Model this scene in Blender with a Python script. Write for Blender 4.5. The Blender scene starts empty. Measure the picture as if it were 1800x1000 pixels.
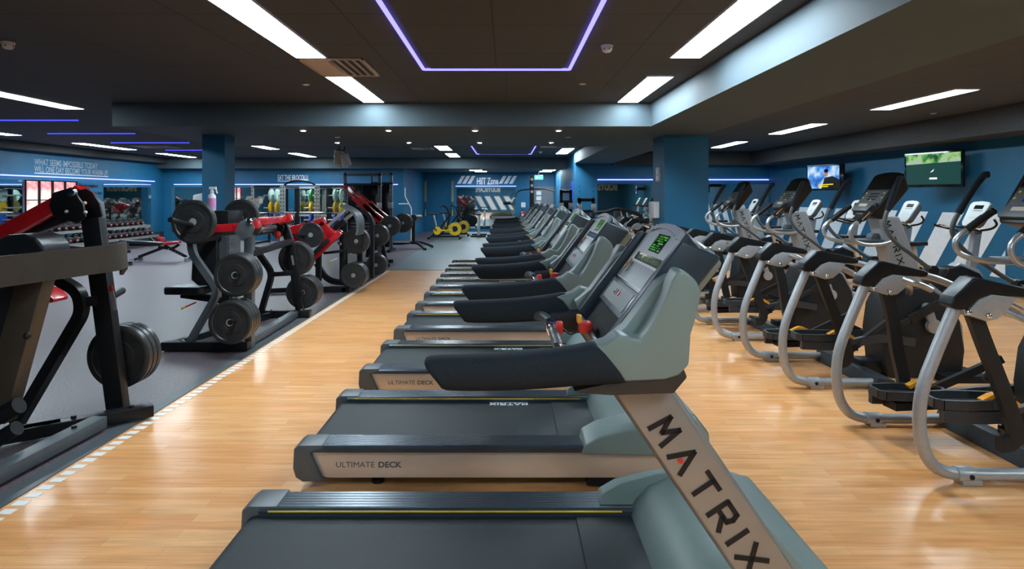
import bpy, bmesh, math, random
from mathutils import Vector as V, Matrix
PI = math.pi
S = bpy.context.scene
COL = S.collection
random.seed(7)

# ---------------------------------------------------------------- camera, world, exposure
CAM_H = 1.6
cam_d = bpy.data.cameras.new('camera'); cam = bpy.data.objects.new('camera', cam_d); COL.objects.link(cam)
cam.location = (0, 0, CAM_H); cam.rotation_euler = (PI/2, 0, 0)
cam_d.sensor_width = 36; cam_d.lens = 21.6; cam_d.shift_x = 10/1800; cam_d.shift_y = -155/1800; cam_d.clip_end = 200
S.camera = cam
S.view_settings.view_transform = 'Standard'; S.view_settings.look = 'None'
S.view_settings.gamma = 1; S.view_settings.use_curve_mapping = False
S.view_settings.exposure = 1.48
PANEL = 16.0          # ceiling panel emission
W_ = bpy.data.worlds.new('world'); S.world = W_; W_.use_nodes = True
W_.node_tree.nodes['Background'].inputs[0].default_value = (.5, .6, .75, 1)
W_.node_tree.nodes['Background'].inputs[1].default_value = .3
try:
    S.cycles.max_bounces = 10; S.cycles.diffuse_bounces = 5; S.cycles.glossy_bounces = 5
    S.cycles.sample_clamp_indirect = 4; S.cycles.use_denoising = True; S.cycles.caustics_reflective = False
except Exception: pass

# ---------------------------------------------------------------- materials
MT = {}
def nt(name):
    m = bpy.data.materials.new(name); m.use_nodes = True; MT[name] = m
    t = m.node_tree; return m, t, t.nodes['Principled BSDF']
def mat(name, col, rough=.5, metal=0, var=.12, scale=12, bump=0, bscale=200, coat=0, spec=None):
    m, t, b = nt(name)
    n = t.nodes.new('ShaderNodeTexNoise'); n.inputs['Scale'].default_value = scale; n.inputs['Detail'].default_value = 3
    tc = t.nodes.new('ShaderNodeTexCoord'); t.links.new(tc.outputs['Object'], n.inputs['Vector'])
    r = t.nodes.new('ShaderNodeValToRGB')
    r.color_ramp.elements[0].position = .3; r.color_ramp.elements[1].position = .7
    r.color_ramp.elements[0].color = tuple(c*(1-var) for c in col)+(1,)
    r.color_ramp.elements[1].color = tuple(min(1, c*(1+var)) for c in col)+(1,)
    t.links.new(n.outputs['Fac'], r.inputs[0]); t.links.new(r.outputs[0], b.inputs['Base Color'])
    b.inputs['Roughness'].default_value = rough; b.inputs['Metallic'].default_value = metal
    if coat: b.inputs['Coat Weight'].default_value = coat
    if spec is not None: b.inputs['Specular IOR Level'].default_value = spec
    if bump:
        n2 = t.nodes.new('ShaderNodeTexNoise'); n2.inputs['Scale'].default_value = bscale
        t.links.new(tc.outputs['Object'], n2.inputs['Vector'])
        bp = t.nodes.new('ShaderNodeBump'); bp.inputs['Strength'].default_value = bump; bp.inputs['Distance'].default_value = .002
        t.links.new(n2.outputs['Fac'], bp.inputs['Height']); t.links.new(bp.outputs[0], b.inputs['Normal'])
    return m
def emit(name, col, s):
    m, t, b = nt(name)
    b.inputs['Base Color'].default_value = (.8, .8, .8, 1) if s > 3 else (.02, .02, .02, 1)
    b.inputs['Specular IOR Level'].default_value = .12; b.inputs['Emission Color'].default_value = tuple(col)+(1,); b.inputs['Emission Strength'].default_value = s
    return m
mat('blue_paint', (.006, .118, .24), .55, var=.06, scale=3, bump=.15, bscale=120)
mat('white_paint', (.80, .86, .92), .5, var=.04)
mat('tape_white', (.88, .86, .82), .5, var=.04)
mat('grey_lettering', (.33, .40, .47), .5, var=.04)
mat('bike_face', (.42, .45, .45), .4, var=.04)
mat('key_grey', (.095, .12, .135), .3, .2, var=.15, scale=50)
mat('bounce_brown', (.045, .036, .026), .45, var=.1)  # dark frame paint, warm bounce from the wood floor tinted into the colour
mat('dark_bulkhead', (.045, .047, .05), .7)
mat('tray_black', (.008, .008, .009), .65, spec=.12)
mat('soffit_paint', (.062, .094, .113), .7, var=.05, scale=2)
mat('dark_skirting', (.035, .03, .03), .5)
mat('dark_wall', (.015, .03, .045), .6)
mat('mirror_glass', (.78, .84, .84), .02, 1, var=0)
mat('silver', (.52, .53, .54), .3, .75, var=.04)
mat('silver_grey', (.40, .42, .44), .36, .35, var=.05, scale=40)
mat('deck_silver', (.62, .58, .54), .33, .6, var=.03, scale=2)
mat('chrome', (.85, .85, .86), .12, 1, var=.02)
mat('graphite', (.075, .09, .10), .42, var=.08)
mat('navy_plastic', (.022, .036, .05), .32, var=.08, bump=.1, bscale=500)
mat('shell_green', (.17, .225, .215), .42, var=.04, scale=6, bump=.12, bscale=700)
mat('shell_dark', (.026, .025, .024), .5, var=.08)
mat('black', (.010, .011, .013), .38, var=.15, spec=.28)
mat('black_gloss', (.006, .007, .009), .12, var=.1)
mat('black_metal', (.012, .013, .015), .36, .2, var=.1, spec=.3)
mat('foam', (.013, .019, .026), .75, var=.25, scale=220, bump=.8, bscale=420, spec=.2)
mat('pedal_black', (.028, .033, .038), .45, var=.1)
mat('mast_silver', (.30, .28, .26), .35, .5, var=.04)
mat('brown_black', (.018, .0185, .019), .5, var=.1, spec=.3)
mat('belt', (.013, .021, .025), .5, spec=.35, var=.15, scale=60, bump=.3, bscale=900)
mat('rail_black', (.065, .085, .105), .27, .6, var=.08)
mat('rubber_plate', (.024, .0255, .0265), .36, var=.25, scale=14, bump=.15, bscale=60)
mat('red', (.45, .010, .014), .25, var=.1, coat=.5)
mat('red_plastic', (.6, .03, .02), .35)
mat('yellow', (.75, .50, .02), .4)
mat('yellow_fan', (.62, .42, .02), .45, var=.3, scale=30)
mat('orange', (.8, .33, .02), .4)
mat('green_plate', (.03, .33, .08), .45)
mat('pale_plate', (.45, .62, .55), .45)
mat('blue_plate', (.02, .09, .50), .45)
mat('white_plastic', (.72, .72, .72), .4, var=.03)
mat('cream', (.55, .47, .38), .5, var=.05)
mat('steel_rack', (.42, .42, .38), .4, .4)
mat('vinyl_black', (.014, .016, .019), .35, var=.2, spec=.35)
mat('pink_liquid', (.65, .28, .55), .25)
mat('wood_pale', (.5, .38, .22), .5)
mat('skin', (.45, .26, .18), .5)
mat('door_grey', (.13, .15, .17), .5)
emit('lamp_white', (.78, .92, 1.0), PANEL)
emit('spot_white', (1, .97, .93), 60)
emit('led_violet', (.17, .15, 1.0), 1.3)
emit('led_blue', (.05, .06, 1.0), .75)
emit('led_pale', (.28, .34, 1.0), 1.1)
emit('lcd_green', (.10, .9, .04), .13)
emit('lcd_dark', (.01, .06, .01), .5)
emit('sign_green', (.05, .75, .4), 1.2)
emit('screen_green', (.0, .028, .024), .6)
emit('window_glow', (1.0, .86, .84), 1.6)
emit('tv_navy', (.01, .02, .10), 1.0)
emit('tv_white', (.85, .9, 1.0), .5)
emit('tv_yellow', (.9, .75, .02), .35)
emit('tv_skin', (.5, .2, .12), .35)

def screen_mat(name, cols, scale, s=1.0):
    m, t, b = nt(name)
    n = t.nodes.new('ShaderNodeTexNoise'); n.inputs['Scale'].default_value = scale; n.inputs['Detail'].default_value = 4
    tc = t.nodes.new('ShaderNodeTexCoord'); t.links.new(tc.outputs['Object'], n.inputs['Vector'])
    r = t.nodes.new('ShaderNodeValToRGB'); e = r.color_ramp.elements
    e[0].position = .35; e[0].color = cols[0]+(1,); e[1].position = .65; e[1].color = cols[-1]+(1,)
    for i, c in enumerate(cols[1:-1]):
        k = e.new(.35+.3*(i+1)/(len(cols)-1)); k.color = c+(1,)
    t.links.new(n.outputs['Fac'], r.inputs[0]); t.links.new(r.outputs[0], b.inputs['Emission Color'])
    b.inputs['Specular IOR Level'].default_value = .12; b.inputs['Emission Strength'].default_value = s; b.inputs['Base Color'].default_value = (.02, .02, .02, 1)
screen_mat('screen_trees', [(.01, .05, .02), (.06, .3, .08), (.35, .6, .2), (.4, .5, .45)], 6, .35)
screen_mat('screen_sky', [(.02, .1, .5), (.1, .4, .9), (.7, .8, .95)], 5, .35)
screen_mat('poster_window', [(.9, .25, .3), (1.0, .8, .78), (1.0, .9, .85), (.6, .8, .9)], 1.6, .42)  # pink and white mirror reflection painted as a glowing pattern

def brick_mat(name, c1, c2, mortar, bw, rh, ms, rough, bump=0, rot=0, offset=.5, grain=0, speck=None):
    m, t, b = nt(name); N = t.nodes; L = t.links
    tc = N.new('ShaderNodeTexCoord'); mp = N.new('ShaderNodeMapping'); mp.inputs['Rotation'].default_value[2] = rot
    L.new(tc.outputs['Object'], mp.inputs[0])
    br = N.new('ShaderNodeTexBrick'); br.inputs['Scale'].default_value = 1
    br.offset = offset; br.offset_frequency = 2
    br.inputs['Brick Width'].default_value = bw; br.inputs['Row Height'].default_value = rh
    br.inputs['Mortar Size'].default_value = ms; br.inputs['Mortar Smooth'].default_value = .3; br.inputs['Bias'].default_value = 0
    br.inputs['Color1'].default_value = c1+(1,); br.inputs['Color2'].default_value = c2+(1,); br.inputs['Mortar'].default_value = mortar+(1,)
    L.new(mp.outputs[0], br.inputs['Vector'])
    out = br.outputs['Color']
    if grain:
        mp2 = N.new('ShaderNodeMapping'); mp2.inputs['Scale'].default_value = (1.2, 14, 1); L.new(tc.outputs['Object'], mp2.inputs[0])
        n = N.new('ShaderNodeTexNoise'); n.inputs['Scale'].default_value = 2.2; n.inputs['Detail'].default_value = 6; L.new(mp2.outputs[0], n.inputs['Vector'])
        r = N.new('ShaderNodeValToRGB'); r.color_ramp.elements[0].position = .3; r.color_ramp.elements[1].position = .72
        r.color_ramp.elements[0].color = (1-grain, 1-grain*1.25, 1-grain*1.5, 1); r.color_ramp.elements[1].color = (1, 1, 1, 1)
        L.new(n.outputs['Fac'], r.inputs[0])
        mx = N.new('ShaderNodeMix'); mx.data_type = 'RGBA'; mx.blend_type = 'MULTIPLY'; mx.inputs[0].default_value = 1
        L.new(out, mx.inputs[6]); L.new(r.outputs[0], mx.inputs[7]); out = mx.outputs[2]
    L.new(out, b.inputs['Base Color']); b.inputs['Roughness'].default_value = rough
    return m, t, b
m_, t_, b_ = brick_mat('wood_floor', (.88, .40, .14), (.98, .535, .235), (.66, .33, .12), .62, .072, .0012, .32, grain=.26)
b_.inputs['Coat Weight'].default_value = .08; b_.inputs['Coat Roughness'].default_value = .12
brick_mat('ceiling_tile', (.060, .069, .077), (.065, .072, .079), (.03, .032, .034), 1.24, .93, .008, .8, offset=0)
def rubber(name, base, s1, s2):
    m, t, b = nt(name); N = t.nodes; L = t.links
    tc = N.new('ShaderNodeTexCoord')
    v = N.new('ShaderNodeTexNoise'); v.inputs['Scale'].default_value = 60; v.inputs['Detail'].default_value = 2; L.new(tc.outputs['Object'], v.inputs['Vector'])
    r = N.new('ShaderNodeValToRGB'); r.color_ramp.interpolation = 'LINEAR'
    e = r.color_ramp.elements; e[0].position = .36; e[0].color = s1+(1,); e[1].position = .68; e[1].color = s2+(1,)
    k = e.new(.45); k.color = base+(1,); k = e.new(.58); k.color = base+(1,)
    L.new(v.outputs['Fac'], r.inputs[0])
    n = N.new('ShaderNodeTexNoise'); n.inputs['Scale'].default_value = .6; L.new(tc.outputs['Object'], n.inputs['Vector'])
    r2 = N.new('ShaderNodeValToRGB'); r2.color_ramp.elements[0].color = (.8, .8, .8, 1); L.new(n.outputs['Fac'], r2.inputs[0])
    mx = N.new('ShaderNodeMix'); mx.data_type = 'RGBA'; mx.blend_type = 'MULTIPLY'; mx.inputs[0].default_value = 1
    L.new(r.outputs[0], mx.inputs[6]); L.new(r2.outputs[0], mx.inputs[7]); L.new(mx.outputs[2], b.inputs['Base Color'])
    b.inputs['Roughness'].default_value = .42
rubber('rubber_purple', (.125, .106, .120), (.055, .048, .06), (.27, .13, .13))
rubber('rubber_grey', (.14, .18, .19), (.07, .09, .10), (.22, .27, .29))

# ---------------------------------------------------------------- mesh helpers
def at(px, py, Y):
    "a point of the place seen at this pixel, Y metres ahead"
    return V(((px-890)*Y/1080, Y, CAM_H-(py-345)*Y/1080))
def crom(pts, k=4):
    P = [V(p) for p in pts]; P = [P[0]*2-P[1]]+P+[P[-1]*2-P[-2]]; out = []
    for i in range(1, len(P)-2):
        for j in range(k):
            t = j/k; a, b, c, d = P[i-1:i+3]
            out.append(.5*((2*b)+(c-a)*t+(2*a-5*b+4*c-d)*t*t+(3*b-a-3*c+d)*t**3))
    out.append(P[-2]); return out
def rbend(pts, r=.06, k=4):
    "polyline with rounded corners"
    P = [V(p) for p in pts]; out = [P[0]]
    for i in range(1, len(P)-1):
        a, b, c = P[i-1], P[i], P[i+1]
        rr = min(r, (a-b).length*.45, (c-b).length*.45)
        p, q = b+(a-b).normalized()*rr, b+(c-b).normalized()*rr
        for j in range(k+1):
            t = j/k; out.append(p*(1-t)**2+b*2*t*(1-t)+q*t*t)
    out.append(P[-1]); return out
class MB:
    def __init__(s): s.b = bmesh.new()
    def quadbox(s, c8):
        v = [s.b.verts.new(c) for c in c8]
        for f in ((0,3,2,1),(4,5,6,7),(0,1,5,4),(1,2,6,5),(2,3,7,6),(3,0,4,7)): s.b.faces.new([v[i] for i in f])
        return s
    def bx(s, x0, x1, y0, y1, z0, z1):
        return s.quadbox([(x0,y0,z0),(x1,y0,z0),(x1,y1,z0),(x0,y1,z0),(x0,y0,z1),(x1,y0,z1),(x1,y1,z1),(x0,y1,z1)])
    def bar(s, p, q, w, h, up=(0,0,1)):
        p, q = V(p), V(q); d = (q-p).normalized(); u = V(up)
        if abs(d.dot(u)) > .97: u = V((1,0,0)) if abs(d.x) < .9 else V((0,1,0))
        r = d.cross(u).normalized(); u = r.cross(d)
        r, u = r*w/2, u*h/2
        return s.quadbox([p-r-u, p+r-u, q+r-u, q-r-u, p-r+u, p+r+u, q+r+u, q-r+u])
    def sweep(s, pts, prof, up=(0,0,1)):
        "prof: closed list of (side, up) offsets swept along pts"
        P = [V(p) for p in pts]; n = len(P); rings = []; r0 = None
        for i in range(n):
            d = ((P[min(i+1,n-1)]-P[max(i-1,0)])).normalized()
            if r0 is None:
                u = V(up)
                if abs(d.dot(u)) > .97: u = V((1,0,0)) if abs(d.x) < .9 else V((0,1,0))
                r0 = d.cross(u).normalized()
            r0 = (r0-d*r0.dot(d)).normalized(); u = r0.cross(d)
            rings.append([s.b.verts.new(P[i]+r0*a+u*b) for a, b in prof])
        m = len(prof)
        for i in range(n-1):
            for j in range(m): s.b.faces.new((rings[i][j], rings[i][(j+1)%m], rings[i+1][(j+1)%m], rings[i+1][j]))
        s.b.faces.new(rings[0][::-1]); s.b.faces.new(rings[-1]); return s
    def tube(s, pts, r, n=10):
        return s.sweep(pts, [(r*math.cos(2*PI*i/n), r*math.sin(2*PI*i/n)) for i in range(n)])
    def beam(s, pts, w, h, up=(0,0,1)):
        return s.sweep(pts, [(-w/2,-h/2),(w/2,-h/2),(w/2,h/2),(-w/2,h/2)], up)
    def cyl(s, p, q, r, r2=None, n=20):
        p, q = V(p), V(q); r2 = r if r2 is None else r2
        return s.lathe(p, q-p, [(r, 0), (r2, 1)], n, rel=True)
    def lathe(s, p, ax, prof, n=24, rel=False):
        p, ax = V(p), V(ax); d = ax.normalized(); L = ax.length if rel else 1
        a = d.orthogonal().normalized(); b = d.cross(a); rings = []
        for r, h in prof:
            c = p+d*h*L
            rings.append([s.b.verts.new(c)] if r < 1e-6 else [s.b.verts.new(c+(a*math.cos(2*PI*i/n)+b*math.sin(2*PI*i/n))*r) for i in range(n)])
        for A, B in zip(rings, rings[1:]):
            if len(A) == 1 and len(B) == 1: continue
            for i in range(n):
                j = (i+1) % n
                if len(A) == 1: s.b.faces.new((A[0], B[j], B[i]))
                elif len(B) == 1: s.b.faces.new((A[i], A[j], B[0]))
                else: s.b.faces.new((A[i], A[j], B[j], B[i]))
        if len(rings[0]) > 1: s.b.faces.new(rings[0][::-1])
        if len(rings[-1]) > 1: s.b.faces.new(rings[-1])
        return s
    def prism(s, poly, axis, a, b, poly2=None):
        "poly in the two other axes, extruded from a to b along axis"
        f = {'x': lambda u, v, t: (t, u, v), 'y': lambda u, v, t: (u, t, v), 'z': lambda u, v, t: (u, v, t)}[axis]
        A = [s.b.verts.new(f(u, v, a)) for u, v in poly]; B = [s.b.verts.new(f(u, v, b)) for u, v in (poly2 or poly)]
        n = len(A); s.b.faces.new(A); s.b.faces.new(B[::-1])
        for i in range(n): s.b.faces.new((A[i], B[i], B[(i+1)%n], A[(i+1)%n]))
        return s
    def flat(s, poly, O, R, U, d0=0, d1=.002):
        O, R, U = V(O), V(R).normalized(), V(U).normalized(); N = R.cross(U)
        A = [s.b.verts.new(O+R*u+U*v+N*d0) for u, v in poly]; B = [s.b.verts.new(O+R*u+U*v+N*d1) for u, v in poly]
        n = len(A); s.b.faces.new(A[::-1]); s.b.faces.new(B)
        for i in range(n): s.b.faces.new((A[i], A[(i+1)%n], B[(i+1)%n], B[i]))
        return s
    def ball(s, c, r, n=12, sc=(1,1,1)):
        m = Matrix.Translation(c) @ Matrix.Diagonal((sc[0]*r, sc[1]*r, sc[2]*r, 1))
        bmesh.ops.create_uvsphere(s.b, u_segments=n, v_segments=max(6, n*2//3), radius=1, matrix=m); return s
    def mirror_y(s):
        g = bmesh.ops.duplicate(s.b, geom=s.b.verts[:]+s.b.edges[:]+s.b.faces[:])
        for v in g['geom']:
            if isinstance(v, bmesh.types.BMVert): v.co.y = -v.co.y
        return s
    def build(s, name, m, parent=None, bev=0, seg=2, sub=0, ang=35, origin=None):
        b = s.b
        bmesh.ops.recalc_face_normals(b, faces=b.faces[:])
        if bev:
            E = [e for e in b.edges if len(e.link_faces) == 2 and e.calc_face_angle(0) > .5]
            try: bmesh.ops.bevel(b, geom=E, offset=bev, segments=seg, profile=.6, affect='EDGES', clamp_overlap=True)
            except Exception: pass
        off = V((0,0,0))
        p = parent
        while p is not None: off += p.location; p = p.parent
        if parent is None:
            if origin is None:
                lo = [min(v.co[i] for v in b.verts) for i in range(3)]; hi = [max(v.co[i] for v in b.verts) for i in range(3)]
                origin = V(((lo[0]+hi[0])/2, (lo[1]+hi[1])/2, lo[2]))
            off = V(origin)
        bmesh.ops.translate(b, verts=b.verts[:], vec=-off)
        me = bpy.data.meshes.new(name); b.to_mesh(me); b.free()
        me.polygons.foreach_set('use_smooth', [True]*len(me.polygons))
        me.set_sharp_from_angle(angle=math.radians(ang))
        me.materials.append(MT[m]); o = bpy.data.objects.new(name, me); COL.objects.link(o)
        o.parent = parent
        if parent is None: o.location = off
        if sub:
            md = o.modifiers.new('sub', 'SUBSURF'); md.levels = md.render_levels = sub
        return o
def tag(o, label, cat=None, group=None, kind=None):
    o['label'] = label
    if cat: o['category'] = cat
    if group: o['group'] = group
    if kind: o['kind'] = kind
    return o
def thing(name, label, cat, loc=(0,0,0), group=None):
    o = bpy.data.objects.new(name, None); COL.objects.link(o); o.location = loc; o.empty_display_size = .1
    return tag(o, label, cat, group)
def copy_tree(o, parent=None):
    c = o.copy(); COL.objects.link(c); c.parent = parent
    for ch in list(o.children): copy_tree(ch, c)
    return c
def struct(name, mb, m, **k):
    o = mb.build(name, m, None, **k); o['kind'] = 'structure'; return o
def ordn(i): return ['first','second','third','fourth','fifth','sixth','seventh','eighth','ninth','tenth','eleventh','twelfth','thirteenth','fourteenth','fifteenth','sixteenth'][i]
def text(name, s, size, O, R, U, m, parent=None, sx=1, bold=0, depth=.002, align='LEFT', spacing=1):
    c = bpy.data.curves.new('t', 'FONT'); c.body = s; c.size = size; c.offset = bold; c.extrude = depth/2; c.align_x = align
    c.resolution_u = 3; c.space_character = spacing
    tmp = bpy.data.objects.new('t', c); COL.objects.link(tmp)
    bpy.context.view_layer.update()
    me = bpy.data.meshes.new_from_object(tmp.evaluated_get(bpy.context.evaluated_depsgraph_get()))
    bpy.data.objects.remove(tmp)
    R, U = V(R).normalized(), V(U).normalized(); N = R.cross(U)
    M = Matrix((R*sx, U, N)).transposed()
    p = parent; off = V((0,0,0))
    while p is not None: off += p.location; p = p.parent
    for v in me.vertices:
        w = M @ v.co + N*depth/2
        v.co = w + ((V(O)-off) if parent is not None else V((0,0,0)))
    me.materials.clear(); me.materials.append(MT[m]); me.name = name
    o = bpy.data.objects.new(name, me); COL.objects.link(o); o.parent = parent
    if parent is None: o.location = O
    return o
GL = {'M': [[(0,0),(.12,1),(.5,.35),(.88,1),(1,0)]], 'A': [[(0,0),(.5,1),(1,0)]], 'T': [[(0,1),(1,1)],[(.5,1),(.5,0)]],
      'R': [[(.08,0),(.08,1),(.85,1),(.95,.75),(.85,.48),(.3,.48)],[(.5,.48),(1,0)]], 'I': [[(.5,0),(.5,1)]], 'X': [[(0,0),(1,1)],[(0,1),(1,0)]]}
def wide_word(mb, word, O, R, U, h, w, gap, th, d=.0015):
    "wide geometric letters drawn with strokes"
    x = 0
    for ch in word:
        cw = w*(.2 if ch == 'I' else 1)
        for pl in GL[ch]:
            pp = [V((x+a*cw, b*h)) for a, b in pl]
            for p, q in zip(pp, pp[1:]):
                dd = (q-p).normalized(); nn = V((-dd.y, dd.x))*th/2; e = dd*th*.3
                mb.flat([(p-e-nn)[:], (q+e-nn)[:], (q+e+nn)[:], (p-e+nn)[:]], O, R, U, 0, d)
        x += cw+gap
    return x

# ---------------------------------------------------------------- the room
XL, XR, YB, YF = -12.5, 8.26, -6.0, 27.9
ZU, ZS = 2.98, 2.63
struct('floor', MB().bx(-2.6, XR, YB, 13.3, -.1, 0), 'wood_floor', origin=(0,0,0))
struct('floor_rubber', MB().bx(XL, -2.6, YB, YF, -.1, 0), 'rubber_purple', origin=(0,0,0))
struct('floor_mat', MB().bx(-2.6, XR, 13.3, YF, -.1, 0), 'rubber_grey', origin=(0,0,0))
struct('trim_1', MB().bx(-2.70, -2.59, YB, 13.36, 0, .006).bx(-2.59, XR, 13.28, 13.36, 0, .006), 'graphite', origin=(0,0,0))
mb = MB(); y = -3.0
while y < 13.2:
    mb.bx(-2.565, -2.495, y, y+.052, .0005, .0022); y += .087
struct('trim_2', mb, 'tape_white', origin=(0,0,0))
# walls
struct('wall_left', MB().bx(XL-.1, XL, YB, 22.4, 0, 3.1), 'blue_paint')
struct('wall_right', MB().bx(XR, XR+.1, YB, 19.3, 0, 3.1), 'blue_paint')
struct('wall_back', MB().bx(XL, XR, YB-.1, YB, 0, 3.1), 'blue_paint')
struct('wall_front', MB().bx(XL, -3.75, 22.4, 22.5, 0, 3.1), 'blue_paint')
struct('wall_side', MB().bx(-3.85, -3.75, 22.5, YF, 0, 3.1), 'blue_paint')
struct('wall_far', MB().bx(-3.75, 2.4, YF, YF+.1, 0, 3.1), 'blue_paint')
struct('wall_corner', MB().bx(2.18, 2.45, 19.3, YF, 0, 3.1), 'blue_paint')
struct('wall_mirror_side', MB().bx(2.45, XR, 19.3, 19.4, 0, 3.1), 'blue_paint')
struct('baseboard_left', MB().bx(XL, XL+.02, YB, 22.4, 0, .33), 'dark_skirting')
struct('baseboard_right', MB().bx(XR-.02, XR, YB, 19.3, 0, .12), 'dark_wall')
# ceiling: upper level, dropped soffits
struct('ceiling', MB().bx(XL, XR, YB, 22.0, ZU, ZU+.1), 'ceiling_tile', origin=(0,0,0))
struct('ceiling_soffit', MB().bx(-5.8, 2.13, 9.04, 12.6, ZS, ZU-.001).bx(2.13, 3.3, YB, 19.3, ZS, ZU-.001), 'soffit_paint')
struct('ceiling_far', MB().bx(XL, 2.18, 22.0, 22.4, 2.60, ZU).bx(-3.85, 2.4, 22.4, YF, 2.68, 2.8), 'soffit_paint')
struct('ceiling_bulkhead_right', MB().bx(XR-.7, XR, YB, 19.3, 2.57, ZU-.001), 'dark_bulkhead')
struct('ceiling_bulkhead_left', MB().bx(XL, XL+.35, YB, 22.0, 2.78, ZU-.001), 'dark_bulkhead')
struct('ceiling_bulkhead_front', MB().bx(3.3, XR-.7, 18.9, 19.3, 2.57, ZU-.001), 'dark_bulkhead')
# pillars
struct('pillar', MB().bx(2.65, 3.39, 10.3, 11.1, 0, ZS), 'blue_paint')
struct('pillar_left', MB().bx(-5.1, -4.72, 10.3, 10.68, 0, ZS), 'blue_paint')
# exit door in the far wall
dr = struct('door_1', MB().bx(1.25, 2.12, YF-.06, YF-.005, 0, 2.05), 'door_grey')
MB().bx(1.33, 1.36, YF-.12, YF-.06, .95, 1.15).build('door_handle', 'chrome', dr)
MB().bx(1.18, 1.25, YF-.08, YF, 0, 2.12).bx(2.12, 2.18, YF-.08, YF, 0, 2.12).bx(1.25, 2.12, YF-.08, YF, 2.05, 2.12).build('door_frame', 'blue_paint', dr)
for k in range(4): MB().bx(1.36, 1.58, YF-.064, YF-.06, 1.66-.24*k, 1.84-.24*k).build('notice', 'white_plastic', dr)

# ---------------------------------------------------------------- ceiling lights
G = 'recessed ceiling light panels'
def panel(x0, x1, y0, y1, label, z=ZU):
    o = thing('ceiling_light', label, 'ceiling light', ((x0+x1)/2, (y0+y1)/2, z), G)
    MB().bx(x0, x1, y0, y1, z-.012, z-.002).build('diffuser', 'lamp_white', o)
    t = .012
    MB().bx(x0-t, x0, y0-t, y1+t, z-.016, z-.001).bx(x1, x1+t, y0-t, y1+t, z-.016, z-.001).bx(x0, x1, y0-t, y0, z-.016, z-.001).bx(x0, x1, y1, y1+t, z-.016, z-.001).build('frame', 'white_plastic', o)
for x0, side in ((-2.07, 'left'), (1.62, 'right')):
    for y0, y1, d in ((-4.5, -2.7, 'behind the camera'), (-1.0, .8, 'overhead at the camera'), (4.1, 6.06, 'largest one, cut by the top edge'), (7.03, 8.93, 'shorter one just before the dropped soffit')):
        panel(x0, x0+.29, y0, y1, '%s centre ceiling light, %s' % (side, d))
for y0, y1, d in ((1.2, 3.06, 'behind the mirror side'), (7.87, 9.72, 'nearest, longest looking'), (11.6, 13.5, 'second of the row'), (15.4, 17.3, 'third of the row')):
    if y0 > 3: panel(5.76, 6.06, y0, y1, 'right side ceiling strip light, %s' % d)
panel(5.76, 6.06, 3.9, 5.8, 'right side ceiling strip light outside the frame'); panel(5.76, 6.06, -.3, 1.6, 'right side ceiling strip light level with camera')
for x0, nm, sp in ((-6.93, 'inner left', ((7.75, 9.62, 'at the left frame edge'), (11.7, 13.5, 'hidden behind the soffit'), (15.75, 17.9, 'just right of the left pillar'), (19.5, 21.4, 'farthest, right of the pillar'))),
                   (-11.2, 'outer left', ((8.0, 9.9, 'outside the frame'), (11.9, 13.8, 'at the left frame edge, lower one'), (15.8, 18.1, 'above the warm-up slogan'), (19.6, 21.6, 'just left of the left pillar')))):
    for y0, y1, d in sp: panel(x0, x0+.32, y0, y1, '%s ceiling strip light, %s' % (nm, d))
for x0, y0, y1, d in ((-1.96, 16.7, 18.3, 'nearer light of the recess beyond the downlights'), (-1.96, 19.7, 21.4, 'farther light of the recess beyond the downlights'), (1.6, 17.6, 19.8, 'light beside the bright soffit edge in the recess')):
    panel(x0, x0+.35, y0, y1, d)
for x0, y0, y1, d in ((-1.5, 24.9, 25.5, 'small square light left above the zone sign'), (-1.35, 26.2, 26.8, 'farther small square light above the zone sign'), (1.5, 24.9, 25.5, 'small square light above the exit sign'), (1.45, 26.2, 26.8, 'farther small square light by the exit sign')):
    panel(x0, x0+.5, y0, y1, d, 2.68)
G2 = 'round downlights in the dropped soffit'
dl = []
for i, px in enumerate((533, 683, 835, 982)): dl.append(((px-890)*9.6/1080, 9.6, '%s downlight from the left in the front row of the soffit' % ordn(i)))
for i, px in enumerate((593, 719, 843, 969)): dl.append(((px-890)*11.75/1080, 11.75, '%s downlight from the left in the rear row of the soffit' % ordn(i)))
for x, y, lb in dl:
    o = thing('downlight', lb, 'downlight', (x, y, ZS), G2)
    MB().lathe((x, y, ZS), (0,0,-1), [(.055, .0005), (.055, .008), (.036, .008), (.036, .004), (0, .004)], 20).build('trim_ring', 'white_plastic', o)
    MB().lathe((x, y, ZS-.009), (0,0,-1), [(.0345, 0), (.03, .002), (0, .003)], 16).build('bulb', 'spot_white', o)
G3 = 'violet light strips on the ceiling'
def led(pts, label, mt='led_violet', w=.025, z=ZU):
    for p, q in zip(pts, pts[1:]): pass
    mb = MB(); t = .02
    for p, q in zip(pts, pts[1:]): mb.bar((p[0], p[1], z-.014), (q[0], q[1], z-.014), w, .02)
    o = mb.build('led_strip', mt); return tag(o, label, 'light strip', G3)
led([(-.89, 1.2), (-.89, 6.62), (.68, 6.62), (.68, 1.2)], 'violet light strip outlining the large rectangle above the treadmills', w=.03)
led([(-.95, 13.2), (-.95, 19.9), (.8, 19.9), (.8, 13.2)], 'violet light strip outlining the far recess rectangle')
for y, x0, x1, d in ((11.05, -9.4, -7.7, 'nearest of four on the left'), (13.4, -10.0, -8.1, 'second of four on the left'), (15.7, -10.1, -8.1, 'third of four on the left'), (18.2, -10.1, -8.1, 'farthest of four on the left')):
    led([(x0, y), (x1, y)], 'straight blue light strip on dark ceiling, %s' % d, 'led_blue')
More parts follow.
